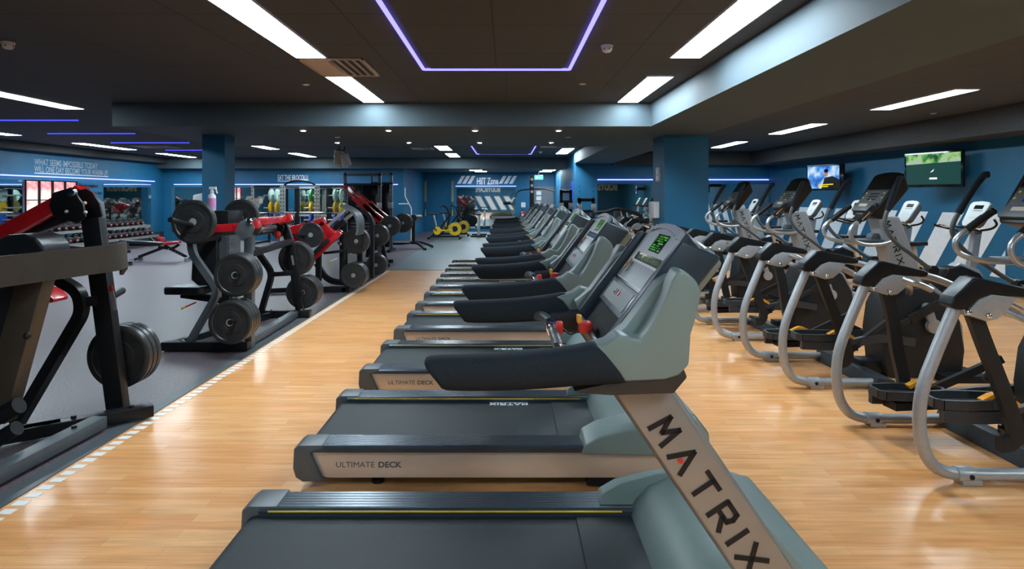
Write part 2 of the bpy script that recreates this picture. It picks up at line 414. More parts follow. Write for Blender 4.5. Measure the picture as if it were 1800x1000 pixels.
# dark raised tile field framed by the strip
tag(MB().bx(-.8, .59, -.5, 6.5, ZU-.03, ZU-.002).build('ceiling_raft', 'ceiling_tile'), 'dark ceiling raft inside the near violet rectangle', 'ceiling panel')
tag(MB().bx(-.86, .71, 13, 19.8, ZU-.03, ZU-.002).build('ceiling_raft', 'ceiling_tile'), 'dark ceiling raft inside the far violet rectangle', 'ceiling panel')
# vents, detectors
def vent(x0, x1, y0, y1, label, z=ZU):
    o = thing('ceiling_vent', label, 'ceiling vent', ((x0+x1)/2, (y0+y1)/2, z))
    MB().bx(x0, x1, y0, y0+.03, z-.02, z-.002).bx(x0, x1, y1-.03, y1, z-.02, z-.002).bx(x0, x0+.02, y0, y1, z-.02, z-.002).bx(x1-.02, x1, y0, y1, z-.02, z-.002).build('frame', 'cream', o)
    xm = x0+(x1-x0)*.42
    MB().bx(x0+.02, xm, y0+.03, y1-.03, z-.016, z-.004).build('blank_panel', 'cream', o)
    MB().bx(xm, x1-.02, y0+.03, y1-.03, z-.006, z-.002).build('backing', 'black', o)
    for k in range(5):
        x = xm+.03+(x1-xm-.06)*k/4
        MB().bar((x, y0+.03, z-.016), (x, y1-.03, z-.016), .012, .022, (.5,0,1)).build('louvre', 'cream', o)
vent(-2.08, -1.43, 6.12, 6.98, 'tan ceiling vent with louvres between the two left lights')
vent(.95, 1.9, 16.2, 17.3, 'tan ceiling vent in the far recess by the light')
vent(-2.7, -2.1, 17.2, 18.0, 'small tan ceiling vent left of the far recess light')
vent(-10.2, -9.2, 16.6, 17.4, 'tan ceiling vent left of the left pillar')
def detector(x, y, z, label):
    o = thing('smoke_detector', label, 'smoke detector', (x, y, z))
    MB().lathe((x, y, z), (0,0,-1), [(.055,.0005),(.055,.015),(.045,.02)], 20).build('base', 'white_plastic', o)
    MB().lathe((x, y, z-.02), (0,0,-1), [(.047,0),(.05,.012),(.042,.03),(.03,.042),(0,.045)], 20).build('head', 'white_plastic', o)
    for a in range(6): MB().bx(x+.047*math.cos(a)-.004, x+.047*math.cos(a)+.004, y+.047*math.sin(a)-.004, y+.047*math.sin(a)+.004, z-.045, z-.033).build('slot', 'black', o)
p = at(1067, 80, 1490/(345-80)); detector(p.x, p.y, ZU, 'white smoke detector right of the violet rectangle')
p = at(14, 74, 1490/(345-74)); detector(p.x, p.y, ZU, 'white smoke detector at the left frame edge')
p = at(950, 266, 1490/79); detector(p.x, p.y, ZU, 'white detector in the far recess under the vent')
p = at(618, 258, 13.6); detector(p.x, 14.2, ZU, 'white detector beside the hanging speakers')
p = at(1345, 276, 18.5); detector(p.x, 18.5, ZU, 'tiny white detector on the right ceiling')
for px, py, z, lb in ((538, 148, ZU, 'left of the second left light'), (1024, 147, ZU, 'left of the second right light'), (593, 241, ZS, 'on the soffit beside the second downlight row'), (999, 241, ZS, 'on the soffit near the last downlight'), (1641, 199, ZU, 'right of the nearest right strip light')):
    y = (z-CAM_H)*1080/(345-py); x = (px-890)*y/1080
    tag(MB().lathe((x, y, z), (0,0,-1), [(.045,.0005),(.045,.008),(.03,.012),(0,.012)], 20).build('ceiling_sensor', 'white_plastic'), 'flat round white sensor %s' % lb, 'ceiling sensor', 'flat round ceiling sensors')
# hanging speakers
for px, py, rz, lb in ((596, 276, .35, 'larger'), (607, 281, -.5, 'smaller')):
    Y = 13.6; c = at(px, py, Y); w, h = (.20, .32) if px < 600 else (.15, .3)
    o = thing('ceiling_speaker', '%s of two white speakers hung beyond the soffit' % lb, 'speaker', (c.x, Y, ZU))
    tilt = V((math.sin(rz)*.5, -.35, 1)).normalized()
    MB().bar(c-tilt*h/2, c+tilt*h/2, w, .16, (rz, -1, 0)).build('cabinet', 'white_plastic', o, bev=.02)
    MB().bar(c-tilt*h*.42+V((0,-.085,-.03)), c+tilt*h*.42+V((0,-.085,-.03)), w*.8, .01, (rz, -1, 0)).build('grille', 'steel_rack', o)
    MB().tube([c+tilt*h*.3, (c.x, Y, ZU-.002)], .012, 8).build('bracket', 'black_metal', o)

# ---------------------------------------------------------------- mirrors, wall light strips, lettering, stripes
def mirror(x0, x1, y0, y1, z0, z1, label):
    tag(MB().bx(x0, x1, y0, y1, z0, z1).build('wall_mirror', 'mirror_glass'), label, 'mirror')
mirror(XL+.001, XL+.012, 12.6, 15.85, .34, 2.02, 'long wall mirror behind the dumbbell rack, nearer part')
mirror(XL+.001, XL+.012, 19.05, 21.6, .34, 2.02, 'wall mirror behind the far end of the dumbbell rack')
mirror(-12.2, -6.4, 22.384, 22.395, .3, 1.93, 'wall mirror left of and behind the left pillar')
mirror(-6.35, -4.6, 22.384, 22.395, .3, 1.93, 'wall mirror behind the weight rack, right part')
mirror(-2.25, .42, YF-.016, YF-.005, .14, 1.98, 'tall mirror below the white zone sign')
mirror(2.86, XR-.02, 19.284, 19.295, .14, 1.98, 'wide mirror on the far wall behind the pillar')
def wstrip(a, b, label):
    tag(MB().bar(a, b, .03, .03).build('led_strip', 'led_pale'), label, 'light strip', 'light strips along the walls')
wstrip((XL+.02, 10, 2.13), (XL+.02, 21.8, 2.13), 'blue glowing strip along the left wall below the slogan')
wstrip((-12.1, 22.37, 2.03), (-3.95, 22.37, 2.03), 'blue glowing strip on the far left wall')
wstrip((-2.3, YF-.03, 2.06), (.45, YF-.03, 2.06), 'glowing strip between zone sign and mirror')
wstrip((2.86, 19.27, 2.12), (XR-.03, 19.27, 2.12), 'blue glowing strip behind the right pillar')
for nm in ('',):
    y0 = 890*0
# slogan on the left wall (reads along +Y)
R, U = (0,1,0), (0,0,1)
def left_text(s, px0, px1, pyt, pyb, label):
    ya = 12.5*1080/(890-px0); yb = 12.5*1080/(890-px1)
    zb = CAM_H+(345-pyb)*ya/1080; h = (pyb-pyt)*ya/1080
    o = text('wall_lettering', s, h/.72, (XL+.004, ya, zb), R, U, 'grey_lettering', sx=1, bold=.003)
    w = max(v.co.y for v in o.data.vertices); k = (yb-ya)/w
    for v in o.data.vertices: v.co.y *= k
    return tag(o, label, 'wall lettering')
left_text('WHAT SEEMS IMPOSSIBLE TODAY', 60, 171, 278, 289.5, 'upper line of grey slogan reading WHAT SEEMS IMPOSSIBLE TODAY')
left_text('WILL ONE DAY BECOME YOUR WARM-UP.', 60, 190, 291, 302, 'lower slogan line reading WILL ONE DAY BECOME YOUR WARM-UP')
ya = 12.5*1080/830; yb = 12.5*1080/700
tag(MB().bar((XL+.005, ya, CAM_H+41*ya/1080), (XL+.005, yb, CAM_H+41*ya/1080), .004, .022).build('lettering_underline', 'white_paint'), 'white line under the warm-up slogan', 'wall lettering')
for s, z, d in (('Please replace', 1.87, 'upper'), ('weights after use', 1.66, 'lower')):
    tag(text('wall_lettering', s, .15, (XL+.004, 17.95, z), R, U, 'black', bold=.003), '%s line of small dark text beside the dumbbell mirror' % d, 'wall lettering')
R, U = (1,0,0), (0,0,1)
p = at(488, 316.5, 22.39)
o = text('wall_lettering', 'EAT THE BROCOLLI.', .27, (p.x, 22.39, p.z), R, U, 'white_paint', sx=.46, bold=.004)
tag(o, 'small white words EAT THE BROCOLLI on the blue wall', 'wall lettering')
w = max(v.co.x for v in o.data.vertices)
tag(MB().bx(p.x, p.x+w, 22.385, 22.39, p.z-.05, p.z-.025).build('lettering_underline', 'white_paint'), 'white line under the words EAT THE BROCOLLI', 'wall lettering')
# zone sign above the far mirror
o = text('wall_lettering', 'HIIT Zone', .42, (-1.35, YF-.008, 2.15), R, U, 'white_paint', sx=.5, bold=.014)
w = max(v.co.x for v in o.data.vertices)
for v in o.data.vertices: v.co.x *= .99/w
tag(o, 'white words HIIT Zone on the blue wall', 'wall lettering')
for s_, base in (('left', -2.25), ('right', -.36)):
    mb = MB()
    for k in range(3):
        x = base+.01+k*.235; z0, z1 = 2.17, 2.53; a = .0 if not (s_ == 'left' and k == 0) else .0
        mb.prism([(x, z0), (x+.16, z0), (x+.16+.21, z1), (x+.21, z1)], 'y', YF-.008, YF-.004)
    tag(mb.build('wall_stripes', 'white_paint'), 'three slanted pale stripes %s of the words HIIT Zone' % s_, 'wall stripes')
# stripes on the right wall
mb = MB(); z0, z1 = .24, 1.30; sl = .75
y = 10.87
def clipquad(yb0, yb1, lim):
    poly = [(yb0, z0), (yb1, z0), (yb1-sl, z1), (yb0-sl, z1)]
    out = []
    for i in range(4):
        a, b = poly[i], poly[(i+1) % 4]
        if a[0] >= lim: out.append(a)
        if (a[0]-lim)*(b[0]-lim) < 0:
            t = (lim-a[0])/(b[0]-a[0]); out.append((lim, a[1]+(b[1]-a[1])*t))
    return out
for k in range(-1, 9):
    yb0 = 10.9+k*.94; q = clipquad(yb0, min(yb0+.54, 19.2), 10.17)
    if len(q) > 2: mb.prism(q, 'x', XR-.004, XR-.0005)
tag(mb.build('wall_stripes', 'white_paint'), 'row of slanted white stripes on the right blue wall behind the bikes', 'wall stripes')
# wall behind the camera (seen in the mirrors)
for x0, w_, d in ((-3.6, 3.0, 'behind the camera left'), (6.6, 3.4, 'behind the camera right')):
    O = (x0+w_, YB+.004, 2.05) if x0 < 0 else (XR-.2, YB+.004, 2.05)
    o = text('wall_lettering', 'BODYSCAPE', .72, O, (-1,0,0), (0,0,1), 'white_paint', sx=.62, bold=.02)
    tag(o, 'large white word BODYSCAPE on the wall %s' % d, 'wall lettering')
mb = MB()
for k in range(6):
    x = 1.0-k*.95
    mb.prism([(x, .25), (x-.55, .25), (x-.55-.75, 1.6), (x-.75, 1.6)], 'y', YB+.0005, YB+.004)
tag(mb.build('wall_stripes', 'white_paint'), 'slanted white stripes on the wall behind the camera', 'wall stripes')
# added glowing panes on the left wall, standing in for a bright mirror reflection
for k in range(4):
    y0 = 15.92+k*.48
    wn = struct('window_%d' % (k+1), MB().bx(XL+.005, XL+.02, y0, y0+.46, 1.0, 2.0), 'poster_window')
    mb = MB()
    for yy in (y0, y0+.46): mb.bx(XL+.02, XL+.06, yy-.015, yy+.015, .97, 2.03)
    for zz in (.98, 1.5, 2.02): mb.bx(XL+.02, XL+.06, y0, y0+.46, zz-.012, zz+.012)
    mb.build('window_frame', 'black_metal', wn)

# ---------------------------------------------------------------- treadmills
def make_treadmill():
    o = thing('treadmill', 'x', 'treadmill', (0,0,0), 'treadmills in a row on the wooden floor')
    XA, XB = -1.13, 1.13
    # running belt with rounded rear end
    prof = [(-1.085+.045*math.cos(a)-.0, .17+.045*math.sin(a)) for a in [PI/2+PI*i/8 for i in range(9)]]
    MB().prism([(.62, .215)]+prof+[(.62, .125)], 'y', -.33, .33).build('running_belt', 'belt', o, ang=50)
    bl = [c for c in o.children if c.name.startswith('running_belt')][0]
    for (xc, yc) in ((.01, .27), (-.96, -.29)):
        mb = MB(); O = (xc+.13, yc+.03, .2155)
        wide_word(mb, 'MATRIX', O, (-1,0,0), (0,-1,0), .035, .036, .012, .008)
        mb.flat([(0,-.013),(.25,-.013),(.25,-.008),(0,-.008)], O, (-1,0,0), (0,-1,0), 0, .0012)
        mb.build('belt_lettering', 'white_paint', bl)
    for s in (-1, 1):
        # ribbed foot rail
        prof = [(-.086, 0), (-.086, .022), (-.07, .032)]
        for k in range(6):
            a = -.07+.14*k/6; prof += [(a+.002, .036), (a+.018, .036), (a+.0205, .031)]
        prof += [(.074, .032), (.086, .022), (.086, 0)]
        MB().sweep([(-1.07, s*.405, .215), (.62, s*.405, .215)], prof).build('foot_rail', 'rail_black', o)
        MB().bx(-1.03, .5, min(s*.316, s*.319), max(s*.316, s*.319), .236, .242).build('yellow_line', 'yellow', o)
        sp = MB().prism([(-1.065, .205), (-1.0, .075), (-.97, .068), (.95, .068), (.95, .212), (-1.065, .212)], 'y', s*.465, s*.445).build('side_panel', 'deck_silver', o, bev=.004)
        MB().bx(-1.05, .8, min(s*.47, s*.46), max(s*.47, s*.46), .196, .214).build('panel_lip', 'silver', sp)
        R = (1,0,0) if s < 0 else (-1,0,0)
        x0 = -.93 if s < 0 else -.55
        text('panel_lettering', 'ULTIMATE', .043, (x0, s*.4655, .125), R, (0,0,1), 'graphite', sp, depth=.001, sx=1.08)
        text('panel_lettering', 'DECK', .043, (x0-s*-.0+(.232 if s < 0 else -.232), s*.4655, .125), R, (0,0,1), 'graphite', sp, depth=.001, bold=.0012, sx=1.12)
        # rear end cap
        MB().prism([(-1.155, .13), (-1.15, .235), (-1.12, .255), (-.995, .256), (-.99, .235), (-1.06, .21), (-.995, .06), (-1.10, .055), (-1.14, .08)], 'y', s*.33, s*.492).build('end_cap', 'graphite', o, bev=.012)
        MB().cyl((-.72, s*.36, 0), (-.72, s*.36, .02), .035).cyl((-.72, s*.36, .02), (-.72, s*.36, .1), .014).build('levelling_foot', 'black', o)
        # horn of the motor cover
        MB().prism([(.405, .24), (.42, .30), (.50, .345), (.66, .385), (.90, .40), (1.06, .37), (1.13, .27), (1.15, .08), (.98, .08), (.97, .215), (.42, .218)], 'y', s*.355, s*.50,
                   [(.405, .215), (.43, .26), (.50, .30), (.66, .34), (.90, .355), (1.04, .33), (1.10, .24), (1.12, .06), (.98, .06), (.97, .20), (.42, .205)]).build('cover_wing', 'shell_green', o, bev=.018, seg=3)
        # mast
        k = (.70-.3125)/(1.015-.463)
        def mx(z): return .3125+(1.015-z)*.676
        mp = MB().prism([(mx(1.02), 1.02), (mx(.1), .1), (mx(.1)+.20, .1), (mx(1.02)+.197, 1.02)], 'y', s*.455, s*.375).build('mast', 'mast_silver', o, bev=.022, seg=3)
        MB().prism([(mx(.62)+.19, .62), (mx(.1)+.19, .1), (mx(.1)+.245, .1), (mx(.3)+.245, .3), (mx(.45)+.225, .45)], 'y', s*.45, s*.38).build('mast_guard', 'shell_green', mp, bev=.012)
        mb = MB(); U = V((.829, 0, .56)); R = V((.56, 0, -.829))
        O = V((mx(.89)+.040, s*.4565, .89))
        if s > 0: O += R*.58+U*.078; R, U = -R, -U
        wide_word(mb, 'MATRIX', O, R, U, .074, .064, .041, .0155)
        mb.build('mast_lettering', 'black', mp)
        dc = O + R*(.104+.032)+U*.024
        MB().cyl(dc, dc+V((0, s*.0015, 0)), .0085).build('logo_dot', 'red_plastic', mp)
        # padded handrail
        pr = [(a*.052, b*.056) for a, b in [(-.6,-1),(.6,-1),(1,-.6),(1,.6),(.6,1),(-.6,1),(-1,.6),(-1,-.6)]]
        P = [V(p) for p in [(-.222, s*.49, 1.071), (-.216, s*.49, 1.071), (-.14, s*.49, 1.071), (.0, s*.49, 1.074), (.12, s*.488, 1.083), (.21, s*.486, 1.093), (.31, s*.48, 1.102), (.32, s*.48, 1.102)]]
        rings = []; mb = MB(); hs = [.70, .92, .93, .97, 1.02, 1.06, 1.12, 1.12]
        for i, p in enumerate(P):
            rings.append([mb.b.verts.new((p.x+(-.026 if b > 0 else .026)*(1 if i < 3 else 0)+(0 if i < 6 else -b*.9), p.y+a*(.75 if i == 0 else 1), p.z+b*hs[i])) for a, b in pr])
        for A, B in zip(rings, rings[1:]):
            for j in range(8): mb.b.faces.new((A[j], A[(j+1)%8], B[(j+1)%8], B[j]))
        mb.b.faces.new(rings[0][::-1]); mb.b.faces.new(rings[-1])
        hr = mb.build('handrail', 'foam', o, ang=60, sub=1)
        # shell of the console support
        sh = [(.225, 1.145), (.30, 1.165), (.335, 1.190), (.365, 1.183), (.396, 1.175), (.420, 1.203), (.4385, 1.233), (.471, 1.293), (.492, 1.350), (.51, 1.384), (.533, 1.381), (.565, 1.353), (.579, 1.312), (.556, 1.24), (.540, 1.189), (.535, 1.10), (.505, 1.068), (.4625, 1.055), (.35, 1.050), (.325, 1.052), (.285, 1.085), (.255, 1.125)]
        MB().prism(sh, 'y', s*.425, s*.515, [(a+(.008 if i > 12 or i < 1 else 0), b-(.004 if 8 < i < 12 else 0)) for i, (a, b) in enumerate(sh)]).build('support_shell', 'shell_green', o, bev=.014, seg=3)
        MB().prism([(.30, 1.14), (.37, 1.195), (.47, 1.33), (.51, 1.355), (.555, 1.35), (.57, 1.30), (.535, 1.19), (.53, 1.08), (.33, 1.06)], 'y', s*.355, s*.43).build('shell_bowl', 'shell_green', o, bev=.008)
        MB().prism([(.20, 1.02), (.345, 1.052), (.46, 1.058), (.53, 1.085), (.54, 1.06), (.50, 1.012), (.31, 1.006), (.22, 1.012)], 'y', s*.33, s*.505).build('lower_shell', 'shell_dark', o, bev=.006)
    MB().bx(.44, 1.08, -.45, .45, .02, .1).build('base_frame', 'black_metal', o)
    MB().prism([(.535, .215), (.56, .27), (.62, .335), (.74, .385), (.90, .405), (1.06, .375), (1.14, .27), (1.15, .1), (.55, .1)], 'y', -.365, .365).build('motor_cover', 'shell_green', o, bev=.02, seg=3)
    MB().bx(.30, .56, -.335, .335, .2155, .222).build('belt_guard', 'belt', o)
    MB().bx(-1.02, -.98, -.33, .33, .08, .12).build('cross_member', 'black_metal', o)
    # grip bar across, stop key
    MB().tube(crom([(.13, .47, 1.055), (.165, .40, 1.065), (.188, .26, 1.06), (.192, 0, 1.05), (.188, -.26, 1.06), (.165, -.40, 1.065), (.13, -.47, 1.055)], 5), .021, 12).build('grip_bar', 'graphite', o)
    for s in (-1, 1): MB().bx(.164, .212, s*.22-.07, s*.22+.07, 1.032, 1.084).build('pulse_grip', 'chrome', o, bev=.015)
    for s in (-1, 1): MB().prism([(.19, 1.04), (.36, 1.02), (.39, 1.06), (.33, 1.10), (.19, 1.09)], 'y', s*.28, s*.40).build('bar_bracket', 'black', o, bev=.01)
    sk = MB().bx(.275, .325, -.03, .03, 1.085, 1.125).build('stop_key', 'red_plastic', o, bev=.008)
    MB().bx(.268, .285, -.022, .022, 1.12, 1.15).build('key_tab', 'orange', sk, bev=.005)
    MB().bx(.2, .225, .09, .14, 1.055, 1.10).build('safety_clip', 'red_plastic', o, bev=.006)
    MB().tube(crom([(.225, .11, 1.075), (.25, .07, 1.06), (.28, .02, 1.085)], 4), .003, 6).build('cord', 'black', o)
    # console: local frame on the sloped face
    A = V((.352, 0, 1.10)); B = V((.615, 0, 1.462)); u = (B-A).normalized(); n = V((-u.z, 0, u.x)); L = (B-A).length
    def F(a, y, d): return A+u*a+n*d+V((0, y, 0))
    def slab(mb, a0, a1, y0, y1, d0, d1):
        return mb.quadbox([F(a0,y0,d0), F(a0,y1,d0), F(a1,y1,d0), F(a1,y0,d0), F(a0,y0,d1), F(a0,y1,d1), F(a1,y1,d1), F(a1,y0,d1)])
    hp = []
    for i in range(13):       # arched top outline in (y, a)
        t = -1+2*i/12; hp.append((.325*t, L-.01+.045*(1-t*t)))
    ol = [(-.30, 0), ]+hp+[(.30, 0)]
    mb = MB(); Av = [mb.b.verts.new(F(a, y, .002)) for y, a in ol]; Bv = [mb.b.verts.new(F(a*.96+.01, y*.93, -.085)) for y, a in ol]
    mb.b.faces.new(Av); mb.b.faces.new(Bv[::-1])
    for i in range(len(ol)): mb.b.faces.new((Av[i], Bv[i], Bv[(i+1)%len(ol)], Av[(i+1)%len(ol)]))
    cs = mb.build('console', 'navy_plastic', o, bev=.006)
    # back housing
    mb = MB(); Av = [mb.b.verts.new(F(a*.55+.21, y*.98, -.05)) for y, a in ol]; Bv = [mb.b.verts.new(F(a*.40+.27, y*.80, -.15)) for y, a in ol]
    mb.b.faces.new(Av); mb.b.faces.new(Bv[::-1])
    for i in range(len(ol)): mb.b.faces.new((Av[i], Bv[i], Bv[(i+1)%len(ol)], Av[(i+1)%len(ol)]))
    mb.build('console_back', 'shell_green', cs, bev=.02, seg=3)
    for s in (-1, 1):      # raised side cheeks
        y0, y1 = sorted((s*.262, s*.36))
        MB().quadbox([F(-.03, y0, -.08), F(-.03, y1, -.08), F(L+.0, y1, -.10), F(L+.0, y0, -.10), F(-.02, y0, .045), F(-.02, y1, .035), F(L-.05, y1, .022), F(L-.03, y0, .04)]).build('side_cheek', 'navy_plastic', cs, bev=.016, seg=3)
    mb = MB(); tp = [(y*.80, a-.005) for y, a in hp if abs(y) < .3]
    for (p, q) in zip(tp, tp[1:]): slab(mb, p[1]-.022, max(p[1], q[1]), p[0], q[0], .0, .016)
    mb.build('top_trim', 'silver_grey', cs)
    ap = [(-.255, .205)]+[(y*.77, a-.022) for y, a in hp]+[(.255, .205)]
    mb = MB(); Av = [mb.b.verts.new(F(a, y, .003)) for y, a in ap]; Bv = [mb.b.verts.new(F(a, y, .008)) for y, a in ap]
    mb.b.faces.new(Av); mb.b.faces.new(Bv[::-1])
    for i in range(len(ap)): mb.b.faces.new((Av[i], Bv[i], Bv[(i+1)%len(ap)], Av[(i+1)%len(ap)]))
    dp = mb.build('display_panel', 'silver_grey', cs)
    slab(MB(), .208, .29, -.245, .235, .0082, .0086).build('lower_sheet', 'key_grey', dp)
    slab(MB(), .352, .43, -.10, .06, .0085, .0105).build('display', 'black_gloss', dp)
    mb = MB(); random.seed(3)
    for r in range(7):
        for c in range(14):
            if random.random() < .6: slab(mb, .358+r*.010, .364+r*.010, -.095+c*.011, -.087+c*.011, .0106, .0112)
    mb.build('green_readout', 'lcd_green', dp)
    slab(MB(), .300, .335, -.20, .17, .0085, .0100).build('status_strip', 'black_gloss', dp)
    mb = MB()
    for c in range(16):
        if c % 4 != 3: slab(mb, .308, .326, -.19+c*.022, -.178+c*.022, .0102, .0108)
    mb.build('green_digits', 'lcd_dark', dp)
    for (a, y, m) in ((.285, .20, 'orange'), (.255, .215, 'orange'), (.245, .16, 'chrome'), (.275, .15, 'chrome')):
        MB().cyl(F(a, y, .008), F(a, y, .012), .011).build('button', m, dp)
    slab(MB(), .215, .29, -.20, .10, .0085, .0095).build('key_sheet', 'key_grey', dp)
    lp = slab(MB(), .085, .195, -.25, .25, .0, .016).build('keypad', 'key_grey', cs, bev=.004)
    slab(MB(), .105, .180, -.20, .20, .016, .018).build('key_sheet', 'graphite', lp)
    for y, m in ((.06, 'chrome'), (.03, 'chrome'), (-.01, 'red_plastic')): MB().cyl(F(.15, y, .018), F(.15, y, .021), .011).build('button', m, lp)
    slab(MB(), -.02, .08, -.22, .22, .004, .007).build('tray', 'tray_black', cs, bev=.003)
    slab(MB(), -.04, -.018, -.26, .26, -.03, .03).build('tray_edge', 'navy_plastic', cs, bev=.008)
    return o
TP = make_treadmill()
for k in range(8):
    o = TP if k == 0 else copy_tree(TP)
    o.location = (0, 2.335+1.475*k, 0)
    o['label'] = ['grey treadmill nearest the camera, its belt cut by the bottom edge', 'second treadmill from the camera, full side rail and white belt lettering visible', 'third treadmill from the camera, partly behind the nearest padded handrail',
        'fourth treadmill from the camera in the row', 'fifth treadmill from the camera in the row', 'sixth treadmill from the camera in the row', 'seventh treadmill, next to last of the row', 'farthest treadmill at the end of the wooden floor'][k]

for ch in list(TP.children):
    for g in list(ch.children):
        if g.name.startswith('belt_lettering'): bpy.data.objects.remove(g)

# ---------------------------------------------------------------- ellipticals
def make_elliptical():
    o = thing('elliptical_trainer', 'x', 'elliptical trainer', (0,0,0), 'elliptical trainers in a row on the wooden floor')
    D = .43
    for s in (-1, 1):
        y = s*D
        ph = s
        fr = MB().tube(crom([(2.50, y, .985), (2.487, y, .95), (2.44, y, .84), (2.385, y, .706), (2.33, y, .56), (2.305, y, .43), (2.305, y, .30), (2.325, y, .19), (2.38, y, .10), (2.46, y, .062), (2.56, y, .052), (2.72, y, .050), (3.12, y, .050)], 3), .034, 14).build('frame_tube', 'silver_grey', o)
        jt = MB().tube([(2.50, y, .054), (2.535, y, .052), (2.54, y, .052), (2.60, y, .051)], .043, 14).bx(2.52, 2.63, y-.035, y+.035, 0, .03).build('floor_joint', 'silver_grey', fr, bev=.004)
        MB().cyl((2.565, y-.046, .052), (2.565, y+.046, .052), .014).build('pin_hole', 'black', fr)
        # black shroud
        MB().prism([(2.44, .998), (2.455, 1.045), (2.56, 1.147), (2.60, 1.152), (2.88, 1.092), (2.91, 1.075), (2.90, 1.045), (2.86, 1.043), (2.66, 1.06), (2.59, 1.035), (2.53, .972), (2.46, .98)], 'y', y-.058, y+.058).build('shroud', 'black', o, bev=.014, seg=3)
        MB().prism([(2.445, 1.01), (2.46, 1.052), (2.56, 1.152), (2.585, 1.150), (2.49, 1.03)], 'y', y-.050, y+.050).build('shroud_cap', 'graphite', o, bev=.01)
        br = MB().prism([(2.50, .985), (2.53, .972), (2.59, 1.035), (2.66, 1.062), (2.80, 1.045), (2.74, .965), (2.69, .925), (2.63, .915), (2.57, .935), (2.51, .948)], 'y', y-.062, y+.062).build('bracket_plate', 'silver_grey', o, bev=.008)
        for bx_, bz in ((2.53, .965), (2.64, .945)):
            for q in (-.066, .066): MB().ball((bx_, y+q, bz), .017, 12, (1,.55,1)).build('bolt', 'chrome', br)
        MB().tube(crom([(2.84, y, 1.062), (2.98, y, 1.03), (3.14, y, .965), (3.34, y, .86), (3.50, y*.5, .76)], 4), .026, 12).build('upper_tube', 'silver', o)
        MB().tube([(2.72, y*.88, 1.035), (2.86, y*.86, .985), (2.92, y*.84, .955)], .021, 10).build('inner_tube', 'silver', o)
        # hanging swing link
        dx = .10 if s > 0 else .02
        yi = y*.92
        MB().sweep(crom([(2.62, yi, .96), (2.70-dx*.3, yi, .76), (2.80-dx, yi, .54), (2.87-dx*1.3, yi, .36), (2.895-dx*1.5, yi, .26), (2.86-dx*1.5, yi, .21), (2.80-dx*1.5, yi, .205)], 3), [(-.02,-.04),(.02,-.04),(.028,0),(.02,.04),(-.02,.04),(-.028,0)]).build('swing_link', 'brown_black', o)
        # pedal and its bar
        zp = .36 if s < 0 else .27
        x0 = 2.50 if s < 0 else 2.44
        yp = s*.22
        pts = [(x0, yp-.05), (x0+.03, yp-.085), (x0+.16, yp-.10), (x0+.30, yp-.09), (x0+.42, yp-.07), (x0+.45, yp), (x0+.42, yp+.07), (x0+.30, yp+.09), (x0+.16, yp+.10), (x0+.03, yp+.085), (x0, yp+.05)]
        pd = MB().prism(pts, 'z', zp, zp+.022).build('pedal', 'pedal_black', o, bev=.006)
        cx, cy = x0+.225, yp
        mb = MB(); n = len(pts)
        for i in range(n):
            a, b = pts[i], pts[(i+1) % n]
            mb.bar((a[0], a[1], zp+.035), (b[0], b[1], zp+.035), .018, .055)
        mb.build('pedal_rim', 'pedal_black', pd)
        mb = MB(); ys = yp-.06*1 if s < 0 else yp+.06
        mb.sweep(crom([(x0+.26, ys, zp+.05), (x0+.34, ys, zp+.085), (x0+.42, ys, zp+.06), (x0+.47, ys, zp+.03)], 3), [(-.022,-.012),(.022,-.012),(.022,.012),(-.022,.012)]).build('foot_stop', 'orange', pd)
        MB().beam(crom([(x0+.02, yp*1.35, zp-.03), (x0+.35, yp*1.35, zp-.035), (x0+.7, yp*1.2, zp+.02), (3.55, yp*.9, .33)], 4), .04, .07).build('pedal_bar', 'pedal_black', o)
        MB().bar((x0+.10, yp, zp-.05), (x0+.50, yp*1.2, zp-.05), .12, .05).build('pedal_support', 'black', pd)
        MB().bar((2.88-dx, yi*.8, .24), (3.30, yi*.6, .52), .035, .05).build('link_bar', 'brown_black', o)
        # crank
        a = 1.9 if s < 0 else 1.9+PI
        c = V((3.72, s*.20, .47)); e = c+V((math.cos(a)*.17, 0, math.sin(a)*.17)) if s < 0 else c+V((math.cos(a)*.17, 0, math.sin(a)*.17))
        MB().cyl(c-V((0,.02,0)), c+V((0,.02,0)), .062, n=24).bar(c, e, .035, .07, (0,0,1)).cyl(e-V((0,.02,0)), e+V((0,.02,0)), .04).build('crank', 'silver_grey', o, bev=.004)
        MB().bar(e+V((-.18,s*.04,-.10)), e+V((.07,s*.04,.04)), .03, .075).bar(e+V((-.18,s*.04,-.10)), (3.2, s*.26, .40), .03, .05).build('crank_link', 'brown_black', o, bev=.008)
        # moving arm with grip
        arm = MB().tube(crom([(3.60, y*.95, .98), (3.50, y, 1.02), (3.36, y*1.05, 1.12), (3.22, y*1.08, 1.22), (3.14, y*1.08, 1.33), (3.14, y*1.06, 1.42), (3.19, y*1.02, 1.53)], 4), .0165, 12).build('moving_arm', 'graphite', o)
        MB().tube(crom([(3.165, y*1.04, 1.48), (3.21, y*1.0, 1.58), (3.26, y*.95, 1.68), (3.30, y*.9, 1.745), (3.325, y*.88, 1.75)], 4), .023, 12).build('grip', 'foam', arm)
        MB().cyl((3.56, y*.95-.03, .98), (3.56, y*.95+.03, .98), .042).build('pivot', 'black', arm)
        MB().bar((3.56, y*.95, .98), (3.62, y*.55, .86), .05, .05).build('pivot_bracket', 'graphite', o)
        # fixed handle
        fh = MB().tube(crom([(3.45, s*.06, 1.20), (3.30, s*.12, 1.175), (3.12, s*.19, 1.18), (3.01, s*.22, 1.22), (2.98, s*.225, 1.29), (3.01, s*.22, 1.345), (3.06, s*.215, 1.38)], 4), .018, 12).build('fixed_handle', 'silver', o)
